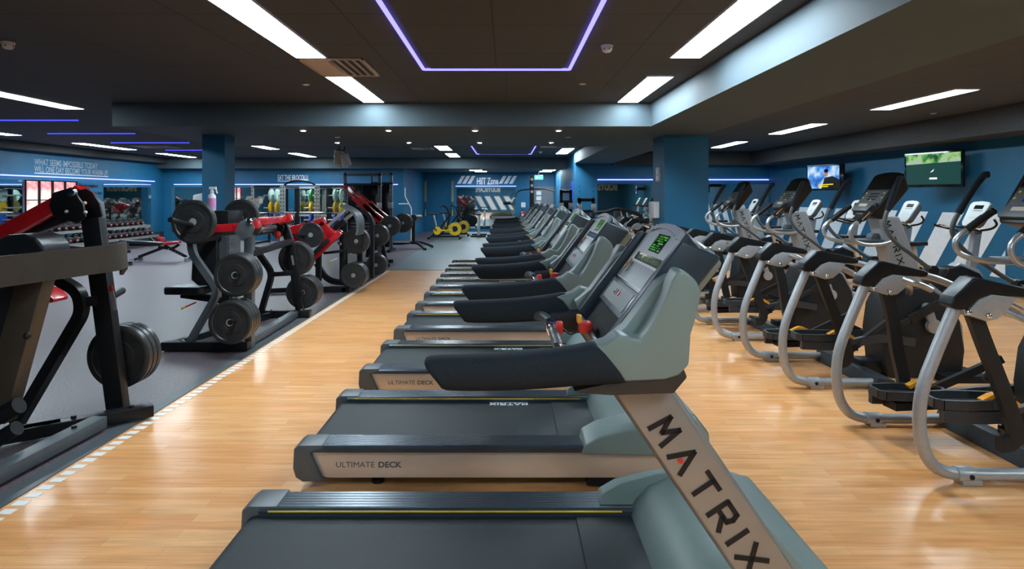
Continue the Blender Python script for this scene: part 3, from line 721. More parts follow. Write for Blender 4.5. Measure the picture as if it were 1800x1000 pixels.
        MB().tube([(3.05, s*.215, 1.375), (3.20, s*.19, 1.50)], .024, 12).ball((3.20, s*.19, 1.50), .026).build('grip', 'black', fh)
        MB().tube([(3.07, s*.228, 1.40), (3.15, s*.212, 1.468)], .014, 8).build('pulse_plate', 'chrome', fh)
    # cross beams
    MB().prism([(3.02, 0), (3.22, 0), (3.20, .085), (3.06, .105)], 'y', -.50, .50).build('cross_beam', 'pedal_black', o, bev=.012)
    MB().bx(3.15, 3.4, -.09, .09, .03, .14).build('spine', 'black_metal', o, bev=.01)
    MB().prism([(3.38, 0), (3.33, .10), (3.30, .40), (3.33, .62), (3.40, .76), (3.50, .80), (3.70, .80), (3.88, .70), (3.99, .50), (4.03, .25), (4.01, .05), (3.97, 0)], 'y', -.155, .155).build('flywheel_housing', 'brown_black', o, bev=.02, seg=3)
    MB().prism([(3.44, .78), (3.46, .86), (3.60, .90), (3.74, .85), (3.93, .70), (4.05, .45), (4.07, .20), (4.035, .2), (4.0, .48), (3.88, .70), (3.70, .80)], 'y', -.10, .10).build('top_shroud', 'silver_grey', o, bev=.012)
    MB().bx(3.75, 4.15, -.30, .30, 0, .06).build('front_foot', 'black_metal', o, bev=.01)
    MB().cyl((3.72, -.19, .47), (3.72, .19, .47), .03).build('axle', 'chrome', o)
    ms = MB().prism([(3.30, 1.42), (3.50, 1.42), (3.72, .86), (3.47, .80)], 'y', -.085, .085).build('mast', 'silver_grey', o, bev=.02, seg=3)
    for s in (-1, 1):
        dv = V((.20, 0, -.58)).normalized(); uv = V((.945, 0, .326)); mb = MB()
        if s < 0: O = V((3.36, -.0865, 1.37)); wide_word(mb, 'MATRIX', O, dv, uv, .05, .052, .026, .009)
        else: O = V((3.41, .0865, 1.37))+dv*.42; wide_word(mb, 'MATRIX', O, -dv, uv, .05, .052, .026, .009)
        mb.build('mast_lettering', 'black', ms)
    MB().cyl((3.32, -.045, 1.22), (3.32, .045, 1.22), .05).bx(3.10, 3.36, -.10, .10, 1.185, 1.215).build('bottle_tray', 'graphite', o, bev=.008)
    # console
    A = V((3.20, 0, 1.43)); B = V((3.47, 0, 1.81)); u = (B-A).normalized(); n = V((-u.z, 0, u.x)); L = (B-A).length
    def F(a, y, d): return A+u*a+n*d+V((0, y, 0))
    def slab(mb, a0, a1, y0, y1, d0, d1):
        return mb.quadbox([F(a0,y0,d0), F(a0,y1,d0), F(a1,y1,d0), F(a1,y0,d0), F(a0,y0,d1), F(a0,y1,d1), F(a1,y1,d1), F(a1,y0,d1)])
    hp = [(-.14, 0), (-.18, .05), (-.225, L-.03), (-.20, L-.005), (-.1, L+.012), (0, L+.018), (.1, L+.012), (.20, L-.005), (.225, L-.03), (.18, .05), (.14, 0)]
    mb = MB(); Av = [mb.b.verts.new(F(a, y, .0)) for y, a in hp]; Bv = [mb.b.verts.new(F(a*.75+.04, y*.85, -.12)) for y, a in hp]
    mb.b.faces.new(Av); mb.b.faces.new(Bv[::-1])
    for i in range(len(hp)): mb.b.faces.new((Av[i], Bv[i], Bv[(i+1)%len(hp)], Av[(i+1)%len(hp)]))
    cs = mb.build('console', 'black', o, bev=.016, seg=3)
    slab(MB(), .29, .42, -.16, .16, .001, .004).build('display', 'black_gloss', cs)
    slab(MB(), .135, .275, -.165, .165, .001, .003).build('keypad', 'graphite', cs)
    slab(MB(), .03, .12, -.15, .15, .0, .03).build('lower_pod', 'graphite', cs, bev=.01)
    slab(MB(), .075, .105, -.05, .07, .03, .032).build('status_strip', 'cream', cs)
    for a, y in ((.24,.13),(.19,.14),(.24,-.13),(.19,-.14),(.16,0),(.05,.06)): MB().cyl(F(a, y, .003), F(a, y, .008), .010, n=12).build('button', 'yellow', cs)
    mb = MB()
    for i in range(5):
        for j in range(3): slab(mb, .165+.03*j, .18+.03*j, -.06+i*.028, -.04+i*.028, .003, .005)
    mb.build('keys', 'black', cs)
    return o
EP = make_elliptical()
for k, (yc, lb) in enumerate(((3.855, 'elliptical trainer nearest the camera, its front cut by the right edge'), (5.55, 'second elliptical from the camera with crank and flywheel housing fully visible'),
                              (7.24, 'third elliptical from the camera, console in front of the caption television'), (8.94, 'fourth elliptical, small console right beside the right pillar'), (12.95, 'farthest elliptical, silver tubes seen left of the right pillar'))):
    o = EP if k == 0 else copy_tree(EP)
    o.location = (0, yc, 0); o['label'] = lb

# ---------------------------------------------------------------- upright bikes by the right wall
def make_bike():
    o = thing('exercise_bike', 'x', 'exercise bike', (0,0,0), 'exercise bikes facing the striped wall')
    # local: console at x = 0, seat at x = -.92
    MB().bar((-.15, 0, .30), (-.03, 0, 1.12), .09, .10, (1,0,0)).build('console_post', 'silver', o, bev=.012)
    MB().prism([(-.62, .08), (-.65, .35), (-.50, .62), (-.30, .66), (-.05, .55), (.12, .30), (.14, .08)], 'y', -.11, .11).build('drive_housing', 'black', o, bev=.03, seg=3)
    MB().prism([(-.45, .60), (-.30, .69), (-.05, .60), (.02, .50), (-.1, .52), (-.3, .62)], 'y', -.08, .08).build('housing_trim', 'silver_grey', o, bev=.01)
    MB().bar((-.60, 0, .10), (-.90, 0, .12), .10, .08).build('base_beam', 'black_metal', o, bev=.01)
    MB().bar((0, 0, .08), (.30, 0, .05), .1, .06).build('base_beam', 'black_metal', o, bev=.01)
    for x in (-.98, .32): MB().tube([(x, -.27, .045), (x, .27, .045)], .042, 12).build('floor_bar', 'silver_grey', o)
    MB().bar((-.95, 0, .06), (-.85, 0, .12), .08, .06).build('rear_foot', 'black_metal', o)
    MB().bar((-.72, 0, .14), (-.86, 0, .62), .09, .11, (1,0,0)).build('seat_tube', 'black_metal', o, bev=.01)
    sp = MB().bar((-.83, 0, .52), (-.90, 0, .92), .055, .055, (1,0,0)).build('seat_post', 'cream', o, bev=.008)
    MB().ball((-.79, .0, .62), .028).build('adjust_knob', 'orange', sp)
    MB().prism([(-1.08, -.12), (-1.05, -.14), (-.90, -.12), (-.76, -.035), (-.70, -.02), (-.70, .02), (-.76, .035), (-.90, .12), (-1.05, .14), (-1.08, .12)], 'z', .92, .975).build('saddle', 'vinyl_black', o, bev=.02, seg=3)
    for s in (-1, 1):
        hb = MB().tube(crom([(-.06, s*.03, 1.10), (-.10, s*.12, 1.10), (-.14, s*.22, 1.12), (-.28, s*.26, 1.16), (-.42, s*.25, 1.19), (-.46, s*.20, 1.20)], 4), .017, 10).build('handlebar', 'black', o)
        MB().tube([(-.24, s*.255, 1.165), (-.36, s*.262, 1.19)], .019, 8).build('pulse_grip', 'chrome', hb)
        MB().tube(crom([(-.02, s*.06, 1.13), (.05, s*.16, 1.16), (.06, s*.24, 1.22), (.02, s*.25, 1.29)], 4), .015, 8).build('forward_bar', 'black', o)
        e = V((-.33-s*.12, s*.16, .36+s*.12)); c = V((-.33, s*.12, .36))
        MB().bar(c, e, .02, .035).build('crank', 'chrome', o)
        MB().bx(e.x-.05, e.x+.06, min(e.y, e.y+s*.10), max(e.y, e.y+s*.10), e.z-.015, e.z+.015).build('pedal', 'black', o, bev=.006)
    A = V((-.14, 0, 1.18)); B = V((.06, 0, 1.53)); u = (B-A).normalized(); n = V((-u.z, 0, u.x)); L = (B-A).length
    def F(a, y, d): return A+u*a+n*d+V((0, y, 0))
    def slab(mb, a0, a1, y0, y1, d0, d1):
        return mb.quadbox([F(a0,y0,d0), F(a0,y1,d0), F(a1,y1,d0), F(a1,y0,d0), F(a0,y0,d1), F(a0,y1,d1), F(a1,y1,d1), F(a1,y0,d1)])
    hp = [(-.11, 0), (-.15, .05), (-.185, L-.05), (-.15, L-.01), (0, L+.005), (.15, L-.01), (.185, L-.05), (.15, .05), (.11, 0)]
    mb = MB(); Av = [mb.b.verts.new(F(a, y, .0)) for y, a in hp]; Bv = [mb.b.verts.new(F(a*.8+.03, y*.9, -.09)) for y, a in hp]
    mb.b.faces.new(Av); mb.b.faces.new(Bv[::-1])
    for i in range(len(hp)): mb.b.faces.new((Av[i], Bv[i], Bv[(i+1)%len(hp)], Av[(i+1)%len(hp)]))
    cs = mb.build('console', 'graphite', o, bev=.012, seg=3)
    hq = [(y*.94, .012+a*.95) for y, a in hp]
    mb = MB(); Av = [mb.b.verts.new(F(a, y, .0)) for y, a in hq]; Bv = [mb.b.verts.new(F(a, y, .012)) for y, a in hq]
    mb.b.faces.new(Av); mb.b.faces.new(Bv[::-1])
    for i in range(len(hp)): mb.b.faces.new((Av[i], Bv[i], Bv[(i+1)%len(hp)], Av[(i+1)%len(hp)]))
    fc = mb.build('face_plate', 'silver_grey', cs)
    fc.data.materials.clear(); fc.data.materials.append(MT['bike_face'])
    slab(MB(), .275, .335, -.09, .07, .012, .014).build('display', 'black_gloss', cs)
    slab(MB(), .245, .255, -.10, .07, .012, .014).build('stripe', 'graphite', cs)
    slab(MB(), .14, .15, -.12, .05, .012, .015).build('page_ledge', 'silver_grey', cs)
    return o
BP = make_bike()
for k, (yc, lb) in enumerate(((8.46, 'exercise bike nearest the right edge, pale console under the green television'), (9.9, 'second exercise bike from the right edge, behind an elliptical console'), (11.4, 'third exercise bike from the right edge'),
                              (12.95, 'fourth exercise bike, console under the caption television'), (14.5, 'fifth exercise bike along the striped wall'), (16.1, 'farthest exercise bike along the striped wall'))):
    o = BP if k == 0 else copy_tree(BP)
    o.location = (6.5, yc, 0); o['label'] = lb

# ---------------------------------------------------------------- televisions on the right wall
def tv(P, Q, z0, z1, label):
    P, Q = V((P[0], P[1], 0)), V((Q[0], Q[1], 0)); R = (P-Q).normalized(); w = (P-Q).length; N = R.cross(V((0,0,1)))
    o = thing('television', label, 'television', ((P.x+Q.x)/2, (P.y+Q.y)/2, (z0+z1)/2), 'televisions on the right wall')
    O = V((Q.x, Q.y, z0)); U = (0,0,1); h = z1-z0
    MB().flat([(0,0),(w,0),(w,h),(0,h)], O, R, U, -.05, 0).build('bezel', 'black_gloss', o, bev=.006)
    c = (P+Q)/2+V((0,0,(z0+z1)/2))
    MB().bar(c-N*.05, V((XR-.03, c.y+.02, c.z)), .12, .18).build('wall_bracket', 'black_metal', o)
    return o, O, R, U, w, h
o, O, R, U, w, h = tv((8.03, 10.8), (7.71, 11.9), 1.77, 2.42, 'large wall television showing dark green picture with trees on top')
sc = MB().flat([(.04,.05),(w-.04,.05),(w-.04,h-.03),(.04,h-.03)], O, R, U, 0, .001).build('screen', 'screen_green', o)
MB().flat([(.04,h*.66),(w-.04,h*.70),(w-.04,h-.03),(.04,h-.03)], O, R, U, .001, .002).build('picture_trees', 'screen_trees', sc)
MB().flat([(w*.45,h*.22),(w*.58,h*.22),(w*.58,h*.27),(w*.45,h*.27)], O, R, U, .001, .002).build('caption', 'tv_white', sc)
MB().flat([(w*.46,h*.42),(w*.51,h*.44),(w*.53,h*.52),(w*.50,h*.47)], O, R, U, .001, .002).build('picture_mark', 'tv_white', sc)
o, O, R, U, w, h = tv((7.93, 14.45), (7.58, 15.5), 1.74, 2.37, 'smaller looking wall television showing a man and yellow caption')
sc = MB().flat([(.03,.05),(w-.12,.05),(w-.12,h-.03),(.03,h-.03)], O, R, U, 0, .001).build('screen', 'screen_sky', o)
W3 = w-.15
MB().flat([(.03+W3*.45,.05),(.03+W3,.05),(.03+W3,h*.42),(.03+W3*.8,h*.55),(.03+W3*.55,h*.5)], O, R, U, .001, .002).build('picture_torso', 'black', sc)
MB().flat([(.03+W3*.60+.055*math.cos(a*PI/5), h*.66+.085*math.sin(a*PI/5)) for a in range(10)], O, R, U, .002, .003).build('picture_face', 'tv_skin', sc)
MB().flat([(.03+W3*.60+.06*math.cos(a*PI/5), h*.76+.05*math.sin(a*PI/5)) for a in range(10)], O, R, U, .0025, .0035).build('picture_hair', 'black_gloss', sc)
MB().flat([(.03+W3*.35,h*.20),(.03+W3*.82,h*.22),(.03+W3*.82,h*.26),(.03+W3*.35,h*.24)], O, R, U, .003, .004).flat([(.03+W3*.35,h*.13),(.03+W3*.66,h*.14),(.03+W3*.66,h*.18),(.03+W3*.35,h*.17)], O, R, U, .003, .004).build('caption', 'tv_yellow', sc)

o, O, R, U, w, h = tv((7.8, 1.55), (7.6, 2.7), 1.7, 2.38, 'television with blue picture, seen only in the far mirror')
sc = MB().flat([(.03,.04),(w-.03,.04),(w-.03,h-.03),(.03,h-.03)], O, R, U, 0, .001).build('screen', 'tv_navy', o)
MB().flat([(w*.3,h*.55),(w*.7,h*.55),(w*.7,h*.68),(w*.3,h*.68)], O, R, U, .001, .002).flat([(w*.2,h*.1),(w*.8,h*.1),(w*.8,h*.25),(w*.2,h*.25)], O, R, U, .001, .002).build('caption', 'tv_white', sc)

# ---------------------------------------------------------------- weight plates
PG = 'black weight plates on the plate loaded machines'
def make_plate(r, t, m, hub='silver'):
    prof = [(.027, 0), (r*.28, 0), (r*.29, -.004), (r*.50, -.004), (r*.515, .004), (r*.80, .004), (r*.83, -.003), (r*.93, -.003), (r, .006), (r, t-.006), (r*.93, t), (r*.5, t-.004), (.027, t)]
    o = MB().lathe((0,0,0), (0,1,0), prof, 44).build('weight_plate', m, None, origin=(0,0,0), ang=30)
    MB().lathe((0,-.004,0), (0,1,0), [(.024, 0), (.036, 0), (.036, .006), (.024, .006)], 20).build('hub_ring', hub, o)
    return o
_pl = {}
def plates(c, n, r, label, dirn=1, t=.05, gap=.058, m='rubber_plate', ax=0, group=PG, hub='silver_grey', words=None):
    "n plates on one peg, front one at c; axis along y (ax=0) or x (ax=pi/2)"
    for i in range(n):
        key = (r, m, t)
        if key not in _pl: _pl[key] = o = make_plate(r, t, m, hub)
        else: o = copy_tree(_pl[key])
        o.location = V(c)+(V((0, gap*i*dirn, 0)) if not ax else V((gap*i*dirn, 0, 0)))
        o.rotation_euler = (0, 0, -ax)
        w = '' if n == 1 else (['front', 'second', 'third', 'fourth'][i] if i < n-1 or n < 2 else 'rearmost')+' of %d plates, ' % n
        tag(o, ('%s%s' % (w, label)).strip(), 'weight plate', group)
def bars(name, m, parent, segs, w, h, up=(0,0,1), bev=.006):
    for p, q in segs: r = MB().bar(p, q, w, h, up).build(name, m, parent, bev=bev)
    return r

# ---------------------------------------------------------------- press machine at the left edge
o = thing('chest_press_machine', 'large black press machine with red lever, cut by the left edge', 'weight machine', (-3.0, 3.9, 0), 'plate loaded machines beside the wooden floor')
Y = 4.45
bars('rear_post', 'black_metal', o, [(at(164, 384, Y), at(209, 728, Y))], .08, .13, (1,0,0))
MB().bar(at(196, 512, Y-.045), at(203, 545, Y-.045), .004, .03, (1,0,0)).build('warning_label', 'silver', o)
MB().bar(at(194, 502, Y-.045), at(196, 511, Y-.045), .004, .03, (1,0,0)).build('warning_label', 'red_plastic', o)
pp = [(112,339),(138,331),(150,338),(163,357),(168,380),(153,392),(112,378),(106,360)]
def pxpoly(pts, Y): return [(at(a, b, Y).x, at(a, b, Y).z) for a, b in pts]
MB().prism(pxpoly(pp, Y), 'y', Y+.07, Y+.09).build('pivot_plate', 'black_metal', o, bev=.004)
pv = MB().prism(pxpoly(pp, Y), 'y', Y-.11, Y-.09).build('pivot_plate', 'black_metal', o, bev=.004)
for a, b in ((117,372),(150,373),(149,357)): MB().ball(at(a, b, Y-.113), .013).build('bolt', 'cream', pv)
MB().lathe(at(128, 338, Y-.09), (0,-1,0), [(.035,0),(.035,.02),(.028,.03),(0,.034)], 20).build('pivot_cap', 'chrome', pv)
bars('lever_arm', 'red', o, [(at(-70, 452, 4.4), at(124, 347, 4.4))], .09, .105, bev=.012)
bars('lever_block', 'red', o, [(at(133, 335, 4.62), at(155, 350, 4.62))], .12, .10, bev=.012)
bars('lower_arm', 'black_metal', o, [(at(-60, 446, 4.52), at(135, 372, 4.52))], .08, .10, bev=.008)
bars('rear_bracket', 'graphite', o, [(at(152, 336, 4.58), at(176, 362, 4.58)), (at(174, 355, 4.58), at(178, 388, 4.58))], .07, .035, bev=.006)
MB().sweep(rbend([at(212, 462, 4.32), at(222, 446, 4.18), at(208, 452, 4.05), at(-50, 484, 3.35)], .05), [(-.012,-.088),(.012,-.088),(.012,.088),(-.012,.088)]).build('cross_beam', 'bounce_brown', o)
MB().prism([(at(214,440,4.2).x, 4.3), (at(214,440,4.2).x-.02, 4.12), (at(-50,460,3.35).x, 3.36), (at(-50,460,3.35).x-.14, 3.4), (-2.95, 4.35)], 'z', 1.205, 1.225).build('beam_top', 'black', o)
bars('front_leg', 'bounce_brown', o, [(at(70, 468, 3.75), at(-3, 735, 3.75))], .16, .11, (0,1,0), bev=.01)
MB().cyl(at(48, 590, 3.66), at(48, 590, 3.58), .014).ball(at(48, 590, 3.56), .022).build('adjust_pin', 'black', o)
for a, b, yy in ((68, 466, 3.69), (117, 456, 3.83)): MB().ball(at(a, b, yy), .012).build('bolt', 'cream', o)
MB().prism(pxpoly([(2,452),(4,434),(14,420),(34,411),(62,409),(84,416),(95,430),(97,446)], 3.9), 'y', 3.8, 4.05).build('arm_pad', 'vinyl_black', o, bev=.02, seg=3)
MB().prism(pxpoly([(-30,492),(48,492),(58,520),(40,600),(10,640),(-30,660)], 4.0), 'y', 3.9, 4.1).build('back_pad', 'vinyl_black', o, bev=.03, seg=3)
MB().beam(rbend([at(60, 466, 4.4), at(140, 512, 4.4), at(146, 548, 4.4), at(30, 745, 4.3)], .12, 5), .07, .075, (0,1,0)).build('bent_frame', 'black_metal', o, bev=0)
MB().bar(at(142, 529, 4.42), at(176, 528, 4.44), .06, .07).build('peg_bar', 'black_metal', o, bev=.006)
MB().cyl(at(195, 522, 4.52), at(214, 511, 4.8), .028).build('plate_peg', 'black_metal', o)
MB().cyl(at(203, 628, 4.46), at(203, 628, 4.9), .025).build('plate_peg', 'black_metal', o)
MB().prism(pxpoly([(70,503),(92,505),(108,523),(106,529),(72,531)], 4.7), 'y', 4.62, 4.78).build('grip_bracket', 'red', o, bev=.01)
MB().bar((-3.95, 3.35, .06), (-2.98, 4.12, .06), .09, .08).bar((-3.15, 3.99, .06), (-2.56, 4.45, .06), .11, .08).build('base_rail', 'black_metal', o, bev=.008)
MB().bar((-2.86, 2.7, .06), (-2.78, 4.2, .06), .11, .08).build('base_rail', 'graphite', o, bev=.008)
for x, y in ((-2.93, 4.16), (-2.66, 4.36), (-2.8, 3.98)): MB().cyl((x, y, .1), (x, y, .116), .016, n=6).build('floor_bolt', 'black', o)
MB().cyl(at(-40, 752, 3.7), at(34, 712, 3.7), .05).cyl(at(-40, 795, 3.7), at(30, 752, 3.7), .045).build('roller_pad', 'black', o)
plates(at(207, 628, 4.56), 3, .235, 'on the low peg of the left edge machine')
plates(at(-42, 432, 4.62), 1, .225, 'single black plate behind the red lever at the left edge')

# ---------------------------------------------------------------- press machine with spray bottle, left of centre
o = thing('chest_press_machine', 'black and red press machine loaded with six plate stacks, spray bottle on top', 'weight machine', (-3.1, 7.2, 0), 'plate loaded machines beside the wooden floor')
Yn, Yf = 6.36, 8.10
bars('near_post', 'graphite', o, [(at(439, 412, 6.45), at(438, 614, 6.45))], .09, .085, (1,0,0))
pp = [(417,407),(426,390),(438,383),(448,391),(452,401),(446,415),(430,420)]
MB().prism(pxpoly(pp, Yn), 'y', Yn+.12, Yn+.14).build('pivot_plate', 'graphite', o, bev=.003)
pv = MB().prism(pxpoly(pp, Yn), 'y', Yn-.07, Yn-.05).build('pivot_plate', 'graphite', o, bev=.003)
MB().lathe(at(439, 389, Yn-.07), (0,-1,0), [(.034,0),(.034,.014),(.024,.024),(0,.026)], 20).build('pivot_cap', 'chrome', pv)
pp = [(481,405),(486,390),(496,383),(505,399),(501,415),(487,414)]
MB().prism(pxpoly(pp, Yf), 'y', Yf+.03, Yf+.05).build('pivot_plate', 'black_metal', o, bev=.003)
pv = MB().prism(pxpoly(pp, Yf), 'y', Yf-.13, Yf-.11).build('pivot_plate', 'black_metal', o, bev=.003)
MB().lathe(at(493, 389, Yf-.13), (0,-1,0), [(.034,0),(.034,.014),(.024,.024),(0,.026)], 20).build('pivot_cap', 'chrome', pv)
bars('lever_arm', 'red', o, [(at(340, 405, 6.42), at(415, 399, 6.42)), (at(410, 400, 6.42), at(456, 394, 6.42))], .08, .085, bev=.012)
bars('lever_arm', 'red', o, [(at(400, 390, 7.95), at(420, 381, 7.95)), (at(416, 382, 7.95), at(468, 393, 7.95))], .10, .09, bev=.012)
la = bars('lever_link', 'red', o, [(at(449, 390, 6.9), at(497, 385, 7.9))], .10, .085, bev=.012)
bars('lever_link', 'red', o, [(at(492, 390, 8.0), at(512, 381, 8.0))], .12, .10, bev=.012)
MB().cyl(at(409, 387, 7.88), at(409, 387, 7.84), .035).build('lever_cap', 'chrome', o)
bars('stop_arm', 'graphite', o, [(at(366, 413, 6.45), at(420, 408, 6.45))], .06, .05)
MB().cyl(at(456, 402, 7.0), at(483, 399, 7.95), .03).build('damper_rod', 'silver', o)
MB().cyl(at(456, 409, 7.0), at(483, 405, 7.95), .03).build('damper_body', 'black', o)
MB().ball(at(488, 413, 7.95), .045, 12, (1, 1, 1.2)).build('rubber_stop', 'red_plastic', o)
MB().cyl(at(360, 402, 6.4), at(299, 386, 5.85), .026, n=16).build('plate_horn', 'black', o)
MB().cyl(at(425, 387, 7.95), at(415, 381, 7.5), .026, n=16).build('plate_horn', 'black', o)
MB().beam(rbend([at(336, 415, 6.5), at(338, 446, 6.42), at(385, 512, 6.38), at(328, 611, 6.38)], .10, 4), .065, .07, (0,1,0)).build('bent_frame', 'graphite', o)
MB().beam(rbend([at(448, 436, 8.1), at(479, 480, 8.1), at(458, 552, 8.1)], .10, 4), .065, .075, (0,1,0)).build('bent_frame', 'black_metal', o)
bars('far_post', 'black_metal', o, [(at(500, 397, 8.15), at(512, 432, 8.15)), (at(511, 428, 8.15), at(529, 553, 8.15))], .08, .10, (1,0,0))
MB().bar(at(513, 449, 8.10), at(516, 466, 8.10), .004, .028, (1,0,0)).build('warning_label', 'silver', o)
MB().bar(at(479, 482, 8.1), at(514, 480, 8.12), .06, .06).build('peg_bar', 'black_metal', o, bev=.006)
MB().bar((-3.55, 6.36, .055), (-2.66, 6.36, .055), .11, .09).build('base_rail', 'black_metal', o, bev=.008)
MB().bar((-3.2, 8.1, .055), (-2.58, 8.1, .055), .11, .09).build('base_rail', 'black_metal', o, bev=.008)
MB().bar((-2.74, 6.4, .055), (-2.78, 8.1, .055), .10, .08).build('base_rail', 'graphite', o, bev=.008)
MB().bar((-3.5, 6.4, .05), (-3.1, 8.05, .05), .08, .07).build('base_rail', 'black_metal', o, bev=.008)
for x, y in ((-3.35, 6.36), (-2.95, 6.36), (-2.72, 6.36), (-3.1, 8.1), (-2.7, 8.1)): MB().cyl((x, y, .1), (x, y, .114), .016, n=6).build('floor_bolt', 'silver', o)
MB().prism(pxpoly([(356,418),(396,418),(396,498),(362,498),(350,488),(352,450)], 7.2), 'y', 7.0, 7.4).build('back_pad', 'vinyl_black', o, bev=.03, seg=3)
pf = MB().prism(pxpoly([(396,412),(413,410),(413,455),(396,500)], 7.2), 'y', 7.05, 7.35).build('perforated_panel', 'graphite', o)
mb = MB()
for i in range(9):
    for j in range(4):
        c = at(398.5+3.6*j+(i%2)*1.6, 416+4.1*i, 7.045); mb.cyl(c, c-V((0,.002,0)), .008, n=6)
h_ = mb.build('perforations', 'silver', pf); h_['kind'] = 'stuff'
MB().bx(-3.52, -3.17, 7.0, 7.4, 1.20, 1.433).build('head_box', 'black', o, bev=.01)
bars('pad_post', 'black_metal', o, [((-3.26, 7.2, .1), (-3.30, 7.2, 1.2))], .09, .09, (1,0,0))
bars('top_cross_bar', 'black_metal', o, [((-3.30, 6.4, 1.14), (-3.30, 8.05, 1.14)), ((-2.68, 6.45, 1.0), (-2.86, 8.15, 1.0))], .07, .07)
MB().prism([(-3.92, 7.03), (-3.95, 7.1), (-3.95, 7.32), (-3.9, 7.4), (-3.5, 7.42), (-3.46, 7.36), (-3.46, 7.06), (-3.5, 7.0)], 'z', .47, .56).build('seat', 'vinyl_black', o, bev=.025, seg=3)
bars('seat_support', 'black_metal', o, [((-3.8, 7.2, .45), (-3.3, 7.2, .38)), ((-3.45, 7.2, .42), (-3.42, 7.2, .1))], .08, .07)
lv = MB().cyl(at(345, 531, 7.05), at(325, 540, 7.0), .009).build('seat_lever', 'red_plastic', o)
MB().cyl(at(326, 539.5, 7.0), at(318, 543, 6.98), .012).build('lever_tip', 'yellow', lv)
for c, y2 in ((at(413, 484, 6.0), 6.4), (at(404, 567, 5.9), 6.4)): MB().cyl((c.x, c.y-.0, c.z), (c.x, y2, c.z), .025).build('plate_peg', 'black_metal', o)
for c in (at(519, 455, 8.2), at(531, 514, 8.2)): MB().cyl((c.x, 8.1, c.z), (c.x, 8.55, c.z), .025).build('plate_peg', 'black_metal', o)
plates(at(413, 484, 6.06), 3, .214, 'on the upper near peg of the bottle machine')
plates(at(404, 567, 5.98), 4, .214, 'on the lower near peg of the bottle machine')
plates(at(519, 455, 8.22), 2, .23, 'on the upper far peg of the bottle machine')
plates(at(531, 514, 8.22), 4, .22, 'on the lower far peg of the bottle machine')
plates(at(339, 390, 6.18), 1, .222, 'grey plate on the raised near lever left of the pillar bottle')
plates(at(423, 382, 7.62), 1, .225, 'black plate on the raised far lever behind the red arm')
# spray bottle
c = V((-3.43, 7.16, 1.4335)); o = thing('spray_bottle', 'white spray bottle with pink liquid standing on the press machine', 'spray bottle', c)
MB().lathe(c, (0,0,1), [(.040,0),(.044,.008),(.044,.15),(.040,.175),(.018,.20),(.016,.205)], 20).build('bottle_body', 'white_plastic', o)
MB().lathe(c+V((0,0,.02)), (0,0,1), [(.0450,0),(.0452,.02),(.0452,.11),(.0449,.125)], 20).build('pink_label', 'pink_liquid', o)
hd = MB().lathe(c+V((0,0,.203)), (0,0,1), [(.021,0),(.021,.025),(.014,.03),(.014,.05)], 16).bar(c+V((-.03,0,.262)), c+V((.05,0,.262)), .024, .03).build('spray_head', 'white_plastic', o, bev=.003)
MB().bar(c+V((.045,0,.255)), c+V((.06,0,.20)), .012, .012, (0,1,0)).build('trigger', 'white_plastic', hd)

# ---------------------------------------------------------------- leg press with silver rails
o = thing('leg_press_machine', 'red and black leg press with sloping silver rails', 'weight machine', (-2.9, 10.2, 0), 'plate loaded machines beside the wooden floor')
Y = 10.0
rr = bars('guide_rail', 'silver', o, [(at(574, 400, 9.7), at(608, 368, 9.7))], .05, .05)
bars('guide_rail', 'silver', o, [(at(601, 391, 9.9), at(619, 376, 9.9))], .05, .05)
bars('rail_sleeve', 'black', o, [(at(586, 404, 9.9), at(606, 387, 9.9))], .08, .08)
MB().beam(crom([at(604, 361, 9.8), at(613, 365, 9.8), at(625, 373, 9.8), at(632, 384, 9.8), at(634, 400, 9.8), at(632, 412, 9.8)], 3), .42, .035, (1,0,0)).build('foot_plate', 'graphite', o)
bars('sled_frame', 'red', o, [(at(508, 406, 9.6), at(552, 396, 9.6)), (at(548, 398, 9.7), at(572, 388, 9.7)), (at(557, 398, 9.7), at(577, 430, 9.7)), (at(563, 392, 9.7), at(588, 415, 9.7))], .16, .13, bev=.012)
bars('sled_arm', 'red', o, [(at(549, 455, 9.6), at(598, 408, 9.6)), (at(510, 412, 9.8), at(530, 425, 9.8))], .08, .09, bev=.01)
bars('sled_arm', 'red', o, [(at(560, 440, 10.2), at(600, 405, 10.2))], .08, .08, bev=.01)
bars('slide_tube', 'black_metal', o, [(at(545, 452, 9.5), at(578, 420, 9.5))], .06, .06)
MB().cyl(at(560, 412, 9.7), at(520, 413, 9.3), .024).build('plate_horn', 'black', o)
bars('seat_pad', 'red', o, [(at(512, 398, 9.9), at(522, 418, 9.9))], .4, .12, (1,0,0), bev=.02)
MB().beam(rbend([at(608, 500, 11.0), at(606, 380, 11.0), at(630, 371, 11.0), at(646, 374, 11.0), at(654, 390, 11.0), at(654, 488, 11.0)], .25, 5), .07, .07, (0,1,0)).build('arched_frame', 'black_metal', o)
bars('post', 'black_metal', o, [(at(602, 408, 10.3), at(602, 500, 10.3)), (at(560, 448, 10.0), at(560, 494, 10.0))], .09, .08, (1,0,0))
MB().lathe(at(597, 428, 10.15), (0,-1,0), [(.035,0),(.035,.02),(0,.03)], 18).build('pivot_cap', 'chrome', o)
bars('step_plate', 'black', o, [(at(572, 444, 10.1), at(600, 441, 10.1))], .25, .04)
lv = MB().cyl(at(593, 454, 10.0), at(582, 459, 9.95), .010).build('release_lever', 'silver', o)
MB().cyl(at(582, 459, 9.95), at(577, 461, 9.94), .014).build('lever_tip', 'yellow', lv)
MB().beam(rbend([at(556, 462, 10.3), at(576, 494, 10.4), at(612, 497, 10.4)], .3, 5), .08, .08, (0,1,0)).build('curved_base', 'black_metal', o)
